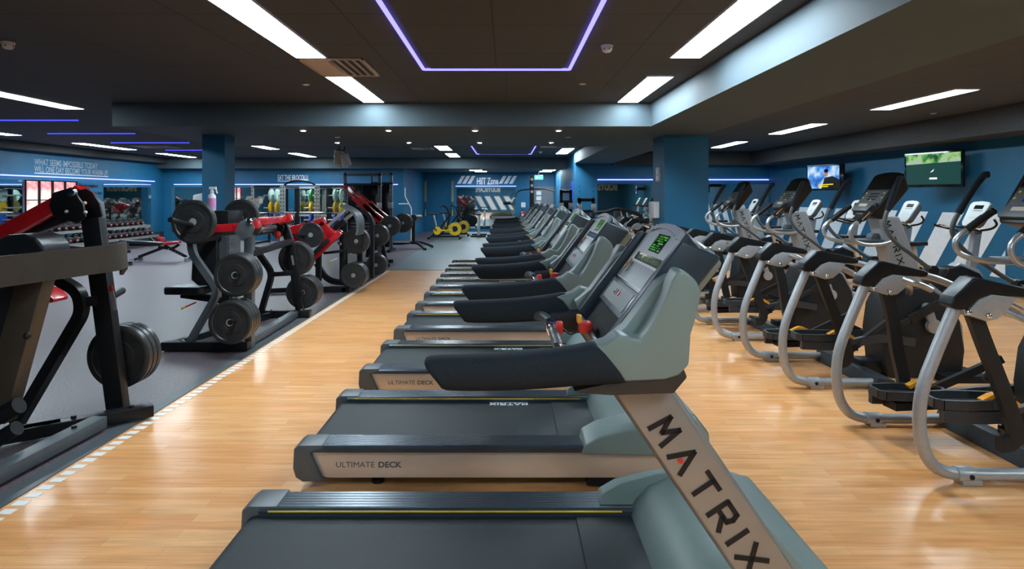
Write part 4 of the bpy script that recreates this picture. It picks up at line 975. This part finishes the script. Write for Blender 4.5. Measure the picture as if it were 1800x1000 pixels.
MB().bar((-3.45, 10.25, .05), (-2.6, 10.25, .05), .1, .09).bar((-3.2, 12.3, .05), (-2.6, 12.3, .05), .1, .08).bar((-2.7, 10.2, .05), (-2.7, 12.4, .05), .08, .08).bar((-3.9, 10.1, .05), (-3.35, 10.3, .05), .08, .08).build('base_rail', 'black_metal', o, bev=.008)
for a, b, y0, y1 in ((625, 424, 10.15, 10.8), (621, 484, 10.15, 10.8), (663, 414, 11.7, 12.3), (661, 466, 11.7, 12.3)):
    c = at(a, b, y0); MB().cyl(c, (c.x, y1, c.z), .025).build('plate_peg', 'silver_grey', o)
bars('peg_post', 'black_metal', o, [((at(625, 424, 10.3).x, 10.6, .05), (at(625, 424, 10.3).x, 10.6, 1.0))], .08, .08, (1,0,0))
plates(at(626, 424, 10.2), 2, .215, 'on the upper near peg of the leg press')
plates(at(621, 484, 10.1), 4, .210, 'on the lower near peg of the leg press')
plates(at(663, 414, 11.75), 3, .21, 'on the upper far peg behind the leg press arch')
plates(at(661, 466, 11.75), 3, .20, 'on the lower far peg behind the leg press arch')
plates(at(546, 413, 9.45), 1, .195, 'brownish plate on the red sled of the leg press')

# ---------------------------------------------------------------- lever row machine with long red arms
o = thing('lever_row_machine', 'black machine with two long red arms sloping down to plates', 'weight machine', (-3.0, 13.9, 0), 'plate loaded machines beside the wooden floor')
for Yq, dx, dy in ((13.75, 0, 0), (14.6, 10, -2)):
    a = bars('lever_arm', 'red', o, [(at(621+dx, 346+dy, Yq), at(672+dx, 387+dy, Yq)), (at(640+dx, 358+dy, Yq), at(676+dx, 398+dy, Yq))], .09, .13, bev=.015)
    MB().tube(crom([at(600+dx, 330+dy, Yq), at(605+dx, 329+dy, Yq), at(612+dx, 338+dy, Yq), at(622+dx, 347+dy, Yq)], 3), .022, 10).build('handle', 'red', a)
    c = at(684 if not dx else 708, 396 if not dx else 392, Yq)
    MB().cyl((c.x+.0, c.y-.3, c.z), (c.x, c.y+.05, c.z), .025).bar((c.x, c.y, c.z), at(670+dx, 387+dy, Yq), .06, .06).build('plate_horn', 'black_metal', o)
MB().beam(rbend([at(628, 359, 13.9), at(650, 372, 13.9), at(658, 400, 13.9), at(668, 440, 13.9)], .3, 5), .09, .08, (0,1,0)).build('curved_post', 'graphite', o)
bars('side_leg', 'black_metal', o, [(at(668, 415, 14.0), at(680, 466, 14.0)), (at(656, 380, 14.4), at(646, 452, 14.4))], .08, .09, (1,0,0))
bars('base_rail', 'black_metal', o, [((-3.1, 13.85, .05), (-2.62, 13.85, .05)), ((-3.2, 14.7, .05), (-2.7, 14.7, .05)), ((-3.0, 13.85, .05), (-3.0, 14.8, .05))], .1, .08)
MB().bx(-3.55, -3.2, 13.9, 14.3, .5, .58).build('seat', 'vinyl_black', o, bev=.02)
bars('seat_post', 'black_metal', o, [((-3.35, 14.1, .05), (-3.35, 14.1, .5))], .08, .08, (1,0,0))
MB().bar((-3.35, 14.1, .06), (-3.0, 14.1, .06), .08, .07).build('seat_rail', 'black_metal', o)
plates(at(685, 397, 13.45), 2, .228, 'on the nearer arm of the red lever row machine')
plates(at(708, 392, 14.35), 2, .225, 'on the farther arm of the red lever row machine')

# ---------------------------------------------------------------- hyperextension bench
o = thing('abdominal_bench', 'black bench with small padded top and splayed curved feet', 'bench', (-2.9, 18.6, 0))
for i in (0,1): MB().cyl(at(717+10*i, 383, 18.4), at(727+10*i, 382, 19.0), .10, n=18).build('roller_pad', 'vinyl_black', o)
MB().bx(-3.0, -2.66, 18.45, 18.85, .96, 1.0).build('pad_plate', 'vinyl_black', o)
bars('post', 'black_metal', o, [((-2.82, 18.65, .15), (-2.82, 18.65, .96))], .10, .10, (1,0,0))
MB().beam(crom([(-3.75, 18.6, .16), (-3.2, 18.6, .17), (-2.75, 18.55, .20), (-2.52, 18.35, .11), (-2.40, 18.15, .035)], 4), .09, .07).build('base_beam', 'black_metal', o)
MB().beam(crom([(-3.7, 18.7, .16), (-3.2, 18.72, .17), (-2.7, 18.8, .20), (-2.42, 18.95, .11), (-2.3, 19.1, .035)], 4), .09, .07).build('base_beam', 'black_metal', o)
MB().bx(-3.4, -2.9, 18.5, 18.75, .2, .225).build('foot_plate', 'silver', o)
MB().bar((-3.75, 18.3, .045), (-3.75, 19.0, .045), .08, .08).build('rear_foot', 'black_metal', o)
MB().bx(-3.79, -3.71, 18.55, 18.7, .045, .15).build('riser', 'black_metal', o)

# ---------------------------------------------------------------- cable towers
def cable_tower(x0, x1, y0, h, label, shroud='black_gloss', frame='silver_grey'):
    o = thing('cable_machine', label, 'cable machine', ((x0+x1)/2, y0, 0), 'tall cable machines')
    for x in (x0, x1):
        MB().bx(x-.04, x+.04, y0-.04, y0+.04, 0, h).build('upright', frame, o, bev=.006)
        MB().bx(x-.05, x+.05, y0-.45, y0+.45, 0, .07).build('base_foot', 'black_metal', o, bev=.006)
        mb = MB()
        for k in range(12): mb.bx(x-.012, x+.012, y0-.046, y0-.041, .4+k*.13, .43+k*.13)
        mb.build('adjust_holes', 'black', o)
        MB().bx(x-.06, x+.06, y0-.09, y0-.04, 1.25, 1.42).build('pulley_carriage', 'silver', o, bev=.01)
    MB().bx(x0-.04, x1+.04, y0-.04, y0+.04, h-.09, h-.01).build('top_beam', frame, o, bev=.006)
    MB().bx(x0+.06, x1-.06, y0-.02, y0+.12, .12, h-.35).build('stack_shroud', shroud, o, bev=.02)
    MB().bx(x0-.04, x1+.04, y0-.05, y0+.16, h-.35, h-.29).build('shroud_beam', 'black_metal', o)
    st = MB().bx(x0+.16, x1-.16, y0-.05, y0-.02, .15, .95).build('weight_stack', 'black_metal', o)
    for k in range(8): MB().bx(x0+.17, x1-.17, y0-.053, y0-.05, .19+k*.095, .20+k*.095).build('stack_gap', 'silver_grey', st)
    MB().cyl(((x0+x1)/2, y0-.04, .95), ((x0+x1)/2, y0-.04, h-.35), .008, n=6).build('cable', 'black', o)
    return o
cable_tower(-4.45, -3.5, 17.0, 2.25, 'tall grey cable machine behind the red lever arms', frame='graphite')
cable_tower(-3.9, -3.35, 17.9, 2.3, 'narrower grey cable tower right behind the larger one', frame='graphite')
cable_tower(1.52, 1.78, 17.0, 1.78, 'slim black cable tower right of the treadmill consoles', 'black', 'black_metal')
o = cable_tower(1.78, 2.12, 15.0, 1.56, 'short black stack machine beside the slim tower', 'graphite', 'black_metal')
o = thing('cable_crossover', 'black cable post with long thin pull-up bar near the exit door', 'cable machine', (.83, 20, 0))
MB().bx(.76, .90, 19.94, 20.06, 0, 2.27).build('post', 'black_metal', o, bev=.008)
MB().tube(crom([at(905, 346, 20), at(912, 336, 20), at(928, 333, 20), at(955, 332, 20), at(970, 335, 20), at(976, 336, 20)], 4), .022, 8).build('pull_up_bar', 'black_metal', o)
MB().bx(.62, 1.05, 19.6, 20.4, 0, .06).build('base_foot', 'black_metal', o, bev=.006)
for k in range(3): MB().cyl((.83, 19.93, 1.75+k*.2), (.83, 19.90, 1.75+k*.2), .045).build('pulley', 'silver', o)
# ---------------------------------------------------------------- curved-bar machine behind the treadmills
o = thing('rowing_machine', 'black machine with a wide curved handle behind the nearest treadmill console', 'exercise machine', (1.75, 10.9, 0))
MB().tube(crom([at(1040, 385, 10.8), at(1046, 374, 10.8), at(1065, 371, 10.8), at(1085, 366, 10.8), at(1105, 371, 10.8), at(1128, 380, 10.8)], 4), .03, 10).build('curved_handle', 'black', o)
for px in (1040, 1128): MB().cyl(at(px, 383, 10.8), at(px-1, 391, 10.7), .034).build('grip', 'foam', o)
bars('post', 'black_metal', o, [((1.93, 10.9, .06), (1.95, 10.85, 1.33))], .10, .09, (1,0,0))
bars('base_rail', 'black_metal', o, [((1.3, 10.9, .05), (2.3, 10.9, .05)), ((1.35, 10.5, .05), (1.35, 11.3, .05)), ((2.25, 10.5, .05), (2.25, 11.3, .05))], .1, .08)
MB().bx(1.4, 1.75, 10.75, 11.1, .55, .63).build('seat', 'vinyl_black', o, bev=.03)
bars('seat_post', 'silver', o, [((1.58, 10.92, .05), (1.58, 10.92, .55))], .06, .06, (1,0,0))
MB().prism([(1.8, .1), (2.2, .1), (2.2, .75), (2.05, .9), (1.85, .8)], 'y', 10.7, 11.1).build('drive_housing', 'black', o, bev=.04, seg=3)
MB().bar((1.86, 10.62, 1.10), (1.98, 10.62, 1.26), .30, .03, (1,0,0)).build('console', 'graphite', o, bev=.01)
MB().bar((1.93, 10.85, 1.15), (1.93, 10.63, 1.17), .04, .04).build('console_arm', 'black', o)

# ---------------------------------------------------------------- power racks with coloured plates
RG = 'power racks along the far left wall'; CG = 'coloured bumper plates stored on the power racks'
ri = 0
for x0, x1, arch, c1, nm in ((-8.30, -7.36, False, 'pale_plate', 'left'), (-7.28, -6.24, True, 'green_plate', 'middle'), (-6.14, -5.20, False, 'pale_plate', 'right')):
    o = thing('power_rack', '%s power rack%s with coloured plates by the far left wall' % (nm, ', arched top,' if arch else ''), 'power rack', ((x0+x1)/2, 20.8, 0), RG)
    for x in (x0, x1):
        for y in (20.1, 21.5):
            up = MB().bx(x-.035, x+.035, y-.035, y+.035, 0, 1.95).build('upright', 'black_metal' if y > 21 else 'steel_rack', o)
            mb = MB()
            for k in range(14): mb.bx(x-.014, x+.014, y-.040, y-.036, .3+k*.12, .35+k*.12)
            mb.build('hole_pattern', 'black', up)['kind'] = 'stuff'
        MB().bx(x-.03, x+.03, 20.1, 21.5, .02, .09).build('base_rail', 'black_metal', o)
        MB().bx(x-.03, x+.03, 20.1, 21.5, 1.87, 1.94).build('top_rail', 'black_metal', o)
    MB().bx(x0, x1, 21.47, 21.53, .9, .97).bx(x0, x1, 21.47, 21.53, 1.87, 1.94).build('rear_beam', 'steel_rack', o)
    if arch:
        xm = (x0+x1)/2
        MB().tube(crom([(x0, 20.1, 1.9), (x0+.06, 20.1, 2.0), (x0+.25, 20.1, 2.08), (xm, 20.1, 2.11), (x1-.25, 20.1, 2.08), (x1-.06, 20.1, 2.0), (x1, 20.1, 1.9)], 4), .035, 10).build('arched_bar', 'black_metal', o)
    else: MB().bx(x0, x1, 20.07, 20.13, 1.88, 1.94).build('front_beam', 'black_metal', o)
    px0 = x0+.25 if nm != 'middle' else x1-.45
    for r, (m, z, cn) in enumerate(((c1, 1.63, 'green' if c1 == 'green_plate' else 'pale green'), ('yellow', 1.21, 'yellow'), ('blue_plate', .80, 'blue'))):
        pg = MB().cyl((px0-.14, 20.75, z), (px0+.42, 20.75, z), .024, n=12).bar((px0+.02, 20.75, z), (px0+.02, 21.47, z), .05, .05).build('storage_peg', 'steel_rack', o)
        if nm == 'right' and r == 2: pass
        plates((px0+.08, 20.75, z), 2, .212, '%s bumper plate on the %s power rack' % (cn, nm), m=m, ax=PI/2, t=.07, gap=.21, group=CG)
def barbell(x0, x1, y, z, label):
    o = thing('barbell', label, 'barbell', ((x0+x1)/2, y, z), 'barbells on the power racks')
    MB().cyl((x0, y, z), (x1, y, z), .014, n=10).build('shaft', 'chrome', o)
    for a, b in ((x0, x0+.4), (x1-.4, x1)): MB().cyl((a, y, z), (b, y, z), .025, n=12).build('sleeve', 'silver', o)
barbell(-8.9, -6.85, 20.03, 1.07, 'silver barbell resting on the left power rack')
barbell(-6.75, -4.6, 20.03, 1.07, 'silver barbell resting on the right power racks')
# ---------------------------------------------------------------- dumbbell rack along the left wall
o = thing('dumbbell_rack', 'long two tier dumbbell rack along the left mirror', 'dumbbell rack', (-11.9, 17.4, 0))
ND = 19; YD0 = 15.0; PD = .265
for z, x in ((.36, -11.55), (.68, -11.85)):
    MB().prism([(x-.22, z+.10), (x+.22, z-.02), (x+.22, z-.06), (x-.22, z+.06)], 'y', YD0-.2, YD0+PD*ND).build('shelf', 'black_metal', o)
    MB().prism([(x+.22, z-.07), (x+.235, z-.07), (x+.235, z+.0), (x+.22, z+.0)], 'y', YD0-.2, YD0+PD*ND).build('shelf_lip', 'steel_rack', o)
for y in (YD0-.13, YD0+PD*8.5, YD0+PD*(ND-.5)):
    MB().bar((-12.1, y, .05), (-12.05, y, .80), .06, .08).bar((-12.2, y, .04), (-11.2, y, .04), .07, .07).bar((-11.32, y, .04), (-12.05, y, .74), .05, .05).build('rack_leg', 'black_metal', o)
def make_dumbbell(r):
    o = thing('dumbbell', 'x', 'dumbbell', (0,0,0), 'black dumbbells with red ends')
    sl = -.273
    MB().cyl((-.08, 0, 0), (.08, 0, 0), .016, n=10).build('handle', 'silver', o)
    for s in (-1, 1):
        MB().lathe((s*.07, 0, 0), (s, 0, 0), [(r*.85,0),(r,.012),(r,.085),(r*.82,.10),(0,.10)], 18).build('dumbbell_head', 'rubber_plate', o)
    MB().lathe((.1702, 0, 0), (1, 0, 0), [(r*.68,0),(r*.68,.002),(0,.002)], 18).build('end_disc', 'red', o)
    MB().bx(.1722, .1732, -r*.4, r*.4, -r*.22, r*.22).build('number_plate', 'white_plastic', o)
    return o
db = {}
for t, (z, x, nm) in enumerate(((.36, -11.55, 'lower'), (.68, -11.85, 'upper'))):
    for i in range(ND):
        r = .078 if i % 2 else .078
        if r not in db: db[r] = make_dumbbell(r); d = db[r]
        else: d = copy_tree(db[r])
        d.location = (x, YD0+i*PD, z+.045+r); d.rotation_euler = (0, .27, 0)
        n = (['first','second','third','fourth','fifth','sixth','seventh','eighth','ninth','tenth','eleventh','twelfth','thirteenth','fourteenth','fifteenth','sixteenth','seventeenth','eighteenth','nineteenth'])[i]
        d['label'] = '%s black dumbbell from the near end of the %s rack tier' % (n, nm)
tag(MB().lathe((-11.45, 20.35, 0), (0,0,1), [(.05,0),(.13,.02),(.15,.12),(.12,.22),(.06,.26),(0,.26)], 16).build('kettlebell', 'red'), 'red kettlebell at the far end of the dumbbell rack', 'kettlebell')
# ---------------------------------------------------------------- adjustable benches
def make_bench(pad, frame, back='vinyl_black'):
    o = thing('adjustable_bench', 'x', 'bench', (0,0,0), 'adjustable benches near the dumbbell rack')
    MB().bar((-.95, 0, .50), (-.02, 0, .42), .26, .07).build('back_pad', back, o, bev=.02)
    MB().bar((.03, 0, .42), (.38, 0, .45), .28, .07).build('seat_pad', pad, o, bev=.02)
    bars('main_beam', frame, o, [((-.55, 0, .10), (.1, 0, .36)), ((.55, 0, .08), (.05, 0, .36))], .06, .07)
    MB().beam(crom([(.38, 0, .40), (.2, 0, .30), (-.1, 0, .34)], 3), .08, .06).build('seat_rail', frame, o)
    for x in (-.6, .62):
        MB().bx(x-.035, x+.035, -.32, .32, .03, .09).build('floor_bar', 'black_metal', o, bev=.008)
        for s in (-1, 1): MB().bx(x-.045, x+.045, s*.30-.03, s*.30+.03, 0, .095).build('foot_cap', 'silver', o, bev=.008)
    mb = MB()
    for k in range(5): mb.cyl((.15+k*.07, -.05, .30-k*.04), (.15+k*.07, .05, .30-k*.04), .012, n=8)
    mb.build('ladder_rungs', 'chrome', o)
    return o
BN = make_bench('vinyl_black', 'black_metal')
for i, (x, y, rz, lb) in enumerate(((-9.3, 11.9, .12, 'black bench nearest the left machine, feet seen under its beam'), (-9.35, 14.0, .15, 'black flat bench in the middle in front of the dumbbell rack'), (-10.6, 12.9, .2, 'black bench farther left near the long mirror'))):
    o = BN if i == 0 else copy_tree(BN)
    o.location = (x, y, 0); o.rotation_euler = (0, 0, rz); o['label'] = lb
RB = make_bench('red', 'black_metal')
RB.location = (-8.55, 15.3, 0); RB.rotation_euler = (0, 0, .2); RB['label'] = 'bench with red frame parts left of the bottle machine'

# ---------------------------------------------------------------- air bikes
def make_air_bike():
    o = thing('air_bike', 'x', 'air bike', (0,0,0), 'yellow and black air bikes')
    MB().lathe((.38, -.06, .38), (0,1,0), [(0,0),(.25,0),(.26,.02),(.26,.10),(.25,.12),(0,.12)], 32).build('fan_cage', 'black', o)
    mb = MB()
    for k in range(22):
        a = 2*PI*k/22; c, s = math.cos(a), math.sin(a)
        mb.bar((.38+c*.11, -.066, .38+s*.11), (.38+c*.245, -.066, .38+s*.245), .012, .06, (-s,0,c))
    mb.build('fan_blades', 'yellow_fan', o)
    MB().lathe((.38, -.075, .38), (0,1,0), [(0,0),(.10,0),(.12,.02),(0,.02)], 20).build('fan_hub', 'black', o)
    MB().bar((-.28, -.085, .32), (.30, -.085, .36), .02, .06).lathe((-.28, -.10, .32), (0,1,0), [(.10,0),(.15,0),(.15,.03),(.10,.03)], 24).build('chain_guard', 'yellow', o)
    MB().cyl((-.28, -.075, .32), (-.28, .05, .32), .10).build('chainring', 'black', o)
    bars('frame', 'black_metal', o, [((-.55, 0, .10), (.55, 0, .10)), ((-.45, 0, .12), (-.25, 0, .5)), ((-.30, 0, .32), (.35, 0, .42)), ((-.2, 0, .35), (.22, 0, .95)), ((.38, 0, .42), (.50, 0, .10))], .06, .07)
    for x in (-.58, .58): MB().cyl((x, -.28, .05), (x, .28, .05), .045, n=12).build('floor_bar', 'black', o)
    bars('seat_post', 'silver', o, [((-.30, 0, .45), (-.42, 0, .90))], .05, .05, (1,0,0))
    MB().prism([(-.58, -.11), (-.42, -.10), (-.24, -.03), (-.24, .03), (-.42, .10), (-.58, .11)], 'z', .90, .97).build('saddle', 'vinyl_black', o, bev=.02)
    for s in (-1, 1):
        MB().tube(crom([(.05, s*.14, .35), (.16, s*.17, .75), (.10, s*.20, 1.10), (-.05, s*.22, 1.24), (-.12, s*.22, 1.20)], 4), .018, 8).build('moving_arm', 'black_metal', o)
        MB().bar((-.28, s*.1, .32), (-.28+s*.12, s*.16, .32-s*.1), .02, .03).bx(-.34+s*.12, -.2+s*.12, min(s*.16, s*.26), max(s*.16, s*.26), .30-s*.1, .33-s*.1).build('pedal', 'black', o)
    MB().bar((.20, 0, .95), (.24, 0, 1.2), .20, .03, (1,0,0)).build('console', 'black', o, bev=.008)
    return o
AB = make_air_bike()
for i, (x, y, lb) in enumerate(((-2.3, 23.0, 'nearer yellow air bike, full side visible'), (-2.1, 24.6, 'farther air bike directly behind the nearer one'))):
    o = AB if i == 0 else copy_tree(AB)
    o.location = (x, y, 0); o['label'] = lb
# spin bike facing the mirror
o = thing('spin_bike', 'small grey spin bike in front of the far mirror', 'exercise bike', (-1.1, 24.6, 0))
bars('frame', 'silver_grey', o, [((-1.1, 24.1, .1), (-1.1, 25.2, .1)), ((-1.1, 24.3, .1), (-1.1, 24.35, .85)), ((-1.1, 25.0, .1), (-1.1, 24.9, 1.0)), ((-1.1, 24.3, .6), (-1.1, 24.95, .4))], .08, .08)
MB().lathe((-1.15, 25.05, .35), (1,0,0), [(0,0),(.24,0),(.24,.05),(0,.05)], 24).build('flywheel', 'silver', o)
MB().bx(-1.2, -1.0, 24.2, 24.5, .85, .92).build('saddle', 'vinyl_black', o, bev=.02)
MB().bar((-1.33, 24.85, 1.05), (-.87, 24.85, 1.05), .04, .04).build('handlebar', 'black', o)
for y in (24.1, 25.2): MB().bx(-1.4, -.8, y-.04, y+.04, 0, .07).build('floor_bar', 'black', o)
# ---------------------------------------------------------------- suspension straps
for px, nm in ((748, 'left'), (795.5, 'right')):
    Y = 27.72; x = (px-890)*Y/1080
    o = thing('suspension_strap', 'yellow and black suspension strap hanging on the wall, %s one' % nm, 'suspension trainer', (x, Y, 2.3), 'suspension straps on the far wall')
    MB().bar((x, Y+.145, 2.32), (x, Y-.03, 2.32), .05, .04).build('wall_anchor', 'black_metal', o)
    MB().bar((x-.03, Y, 2.30), (x-.03, Y, 1.35), .03, .015).bar((x+.03, Y, 2.30), (x+.03, Y, 1.35), .03, .015).build('strap', 'yellow', o)
    MB().bar((x-.03, Y, 1.36), (x-.05, Y, .95), .03, .015).bar((x+.03, Y, 1.36), (x+.05, Y, .95), .03, .015).build('lower_strap', 'black', o)
    for s in (-1, 1):
        MB().tube(rbend([(x+s*.05, Y, .96), (x+s*.05-.06, Y, .80), (x+s*.05+.06, Y, .80), (x+s*.05, Y, .96)], .02), .012, 6).build('handle', 'black', o)
    MB().bar((x, Y-.02, 1.0), (x, Y-.02, .72), .06, .03, (1,0,0)).build('foot_loop', 'yellow', o)
# wall pole and shelf
o = thing('wall_pole', 'thin white bent pole standing by the wall left of the straps', 'pole', at(717, 377, 21.6))
MB().tube([at(712, 330, 21.6), at(712, 345, 21.6), at(723, 366, 21.6), at(723, 380, 21.6), (at(723,380,21.6).x, 21.6, 0)], .016, 8).build('pole', 'white_plastic', o)
MB().bar(at(702, 358, 21.6), at(718, 358, 21.6), .3, .03).build('shelf', 'white_plastic', o)
# ---------------------------------------------------------------- far wall items
for px, nm in ((918.5, 'left'), (927, 'right')):
    x = (px-890)*27.6/1080; c = V((x, 27.72, .55))
    o = thing('fire_extinguisher', '%s red fire extinguisher mounted right of the far mirror' % nm, 'fire extinguisher', c, 'pair of fire extinguishers')
    MB().lathe(c, (0,0,1), [(.07,0),(.085,.02),(.085,.33),(.05,.38),(.025,.40)], 18).build('cylinder', 'red', o)
    MB().bar(c+V((-.04,0,.43)), c+V((.05,0,.43)), .03, .05).build('valve', 'black', o)
    MB().bx(x-.04, x+.04, 27.63, 27.64, .66, .80).build('label_plate', 'white_plastic', o)
    MB().bx(x-.05, x+.05, 27.79, YF-.001, .6, .75).build('wall_bracket', 'black_metal', o)
c = at(920, 360, 27.85)
o = tag(MB().bx(c.x-.10, c.x+.10, YF-.02, YF-.001, c.z-.11, c.z+.11).build('wall_notice', 'white_plastic'), 'white notice above the fire extinguishers', 'notice')
o = thing('exit_sign', 'glowing green exit sign hanging before the grey door', 'exit sign', (1.42, 25.6, 2.5))
c = at(947, 312, 25.6)
MB().bx(c.x-.17, c.x+.17, 25.58, 25.60, c.z-.08, c.z+.08).build('sign_face', 'sign_green', o)
MB().bx(c.x-.12, c.x-.06, 25.574, 25.58, c.z-.05, c.z+.05).prism([(c.x+.02, c.z-.03), (c.x+.10, c.z), (c.x+.02, c.z+.03)], 'y', 25.574, 25.58).bx(c.x-.03, c.x+.03, 25.574, 25.58, c.z-.01, c.z+.01).build('pictogram', 'white_plastic', o)
MB().bx(c.x-.18, c.x+.18, 25.60, 25.63, c.z-.09, c.z+.11).bx(c.x-.01, c.x+.01, 25.60, 25.62, c.z+.1, 2.68).build('housing', 'silver', o)
# pillar fittings
tag(MB().prism([(10.62, 1.22), (11.02, 1.22), (11.02, 1.49), (10.9, 1.51), (10.62, 1.51)], 'x', 2.55, 2.649).build('towel_dispenser', 'white_plastic', bev=.02), 'white towel dispenser on the left face of the right pillar', 'dispenser')
o = tag(MB().bx(2.62, 2.649, 10.55, 10.78, 1.86, 2.10).build('wall_notice', 'silver_grey'), 'small grey notice high on the right pillar', 'notice')
for k in (0, 1): MB().bx(2.616, 2.62, 10.60, 10.73, 1.89+.1*k, 1.95+.1*k).build('printed_mark', 'white_plastic', o)
tag(MB().prism([(-5.30, 1.48), (-5.101, 1.48), (-5.101, 1.66), (-5.28, 1.62)], 'y', 10.36, 10.62).build('towel_dispenser', 'white_plastic', bev=.008), 'white dispenser on the left side of the left pillar', 'dispenser')
# bins and storage by the left wall
tag(MB().bx(-12.45, -12.2, 14.0, 14.4, 1.25, 1.5).build('wall_notice', 'cream'), 'pale notice box on the left wall beside the mirror', 'notice')
# ---------------------------------------------------------------- panel on the right wall behind bikes
tag(MB().bx(2.147, 2.179, 20.0, 20.9, 1.45, 2.1).build('wall_poster', 'blue_plate'), 'blue poster on the side wall behind the slim cable tower', 'poster')
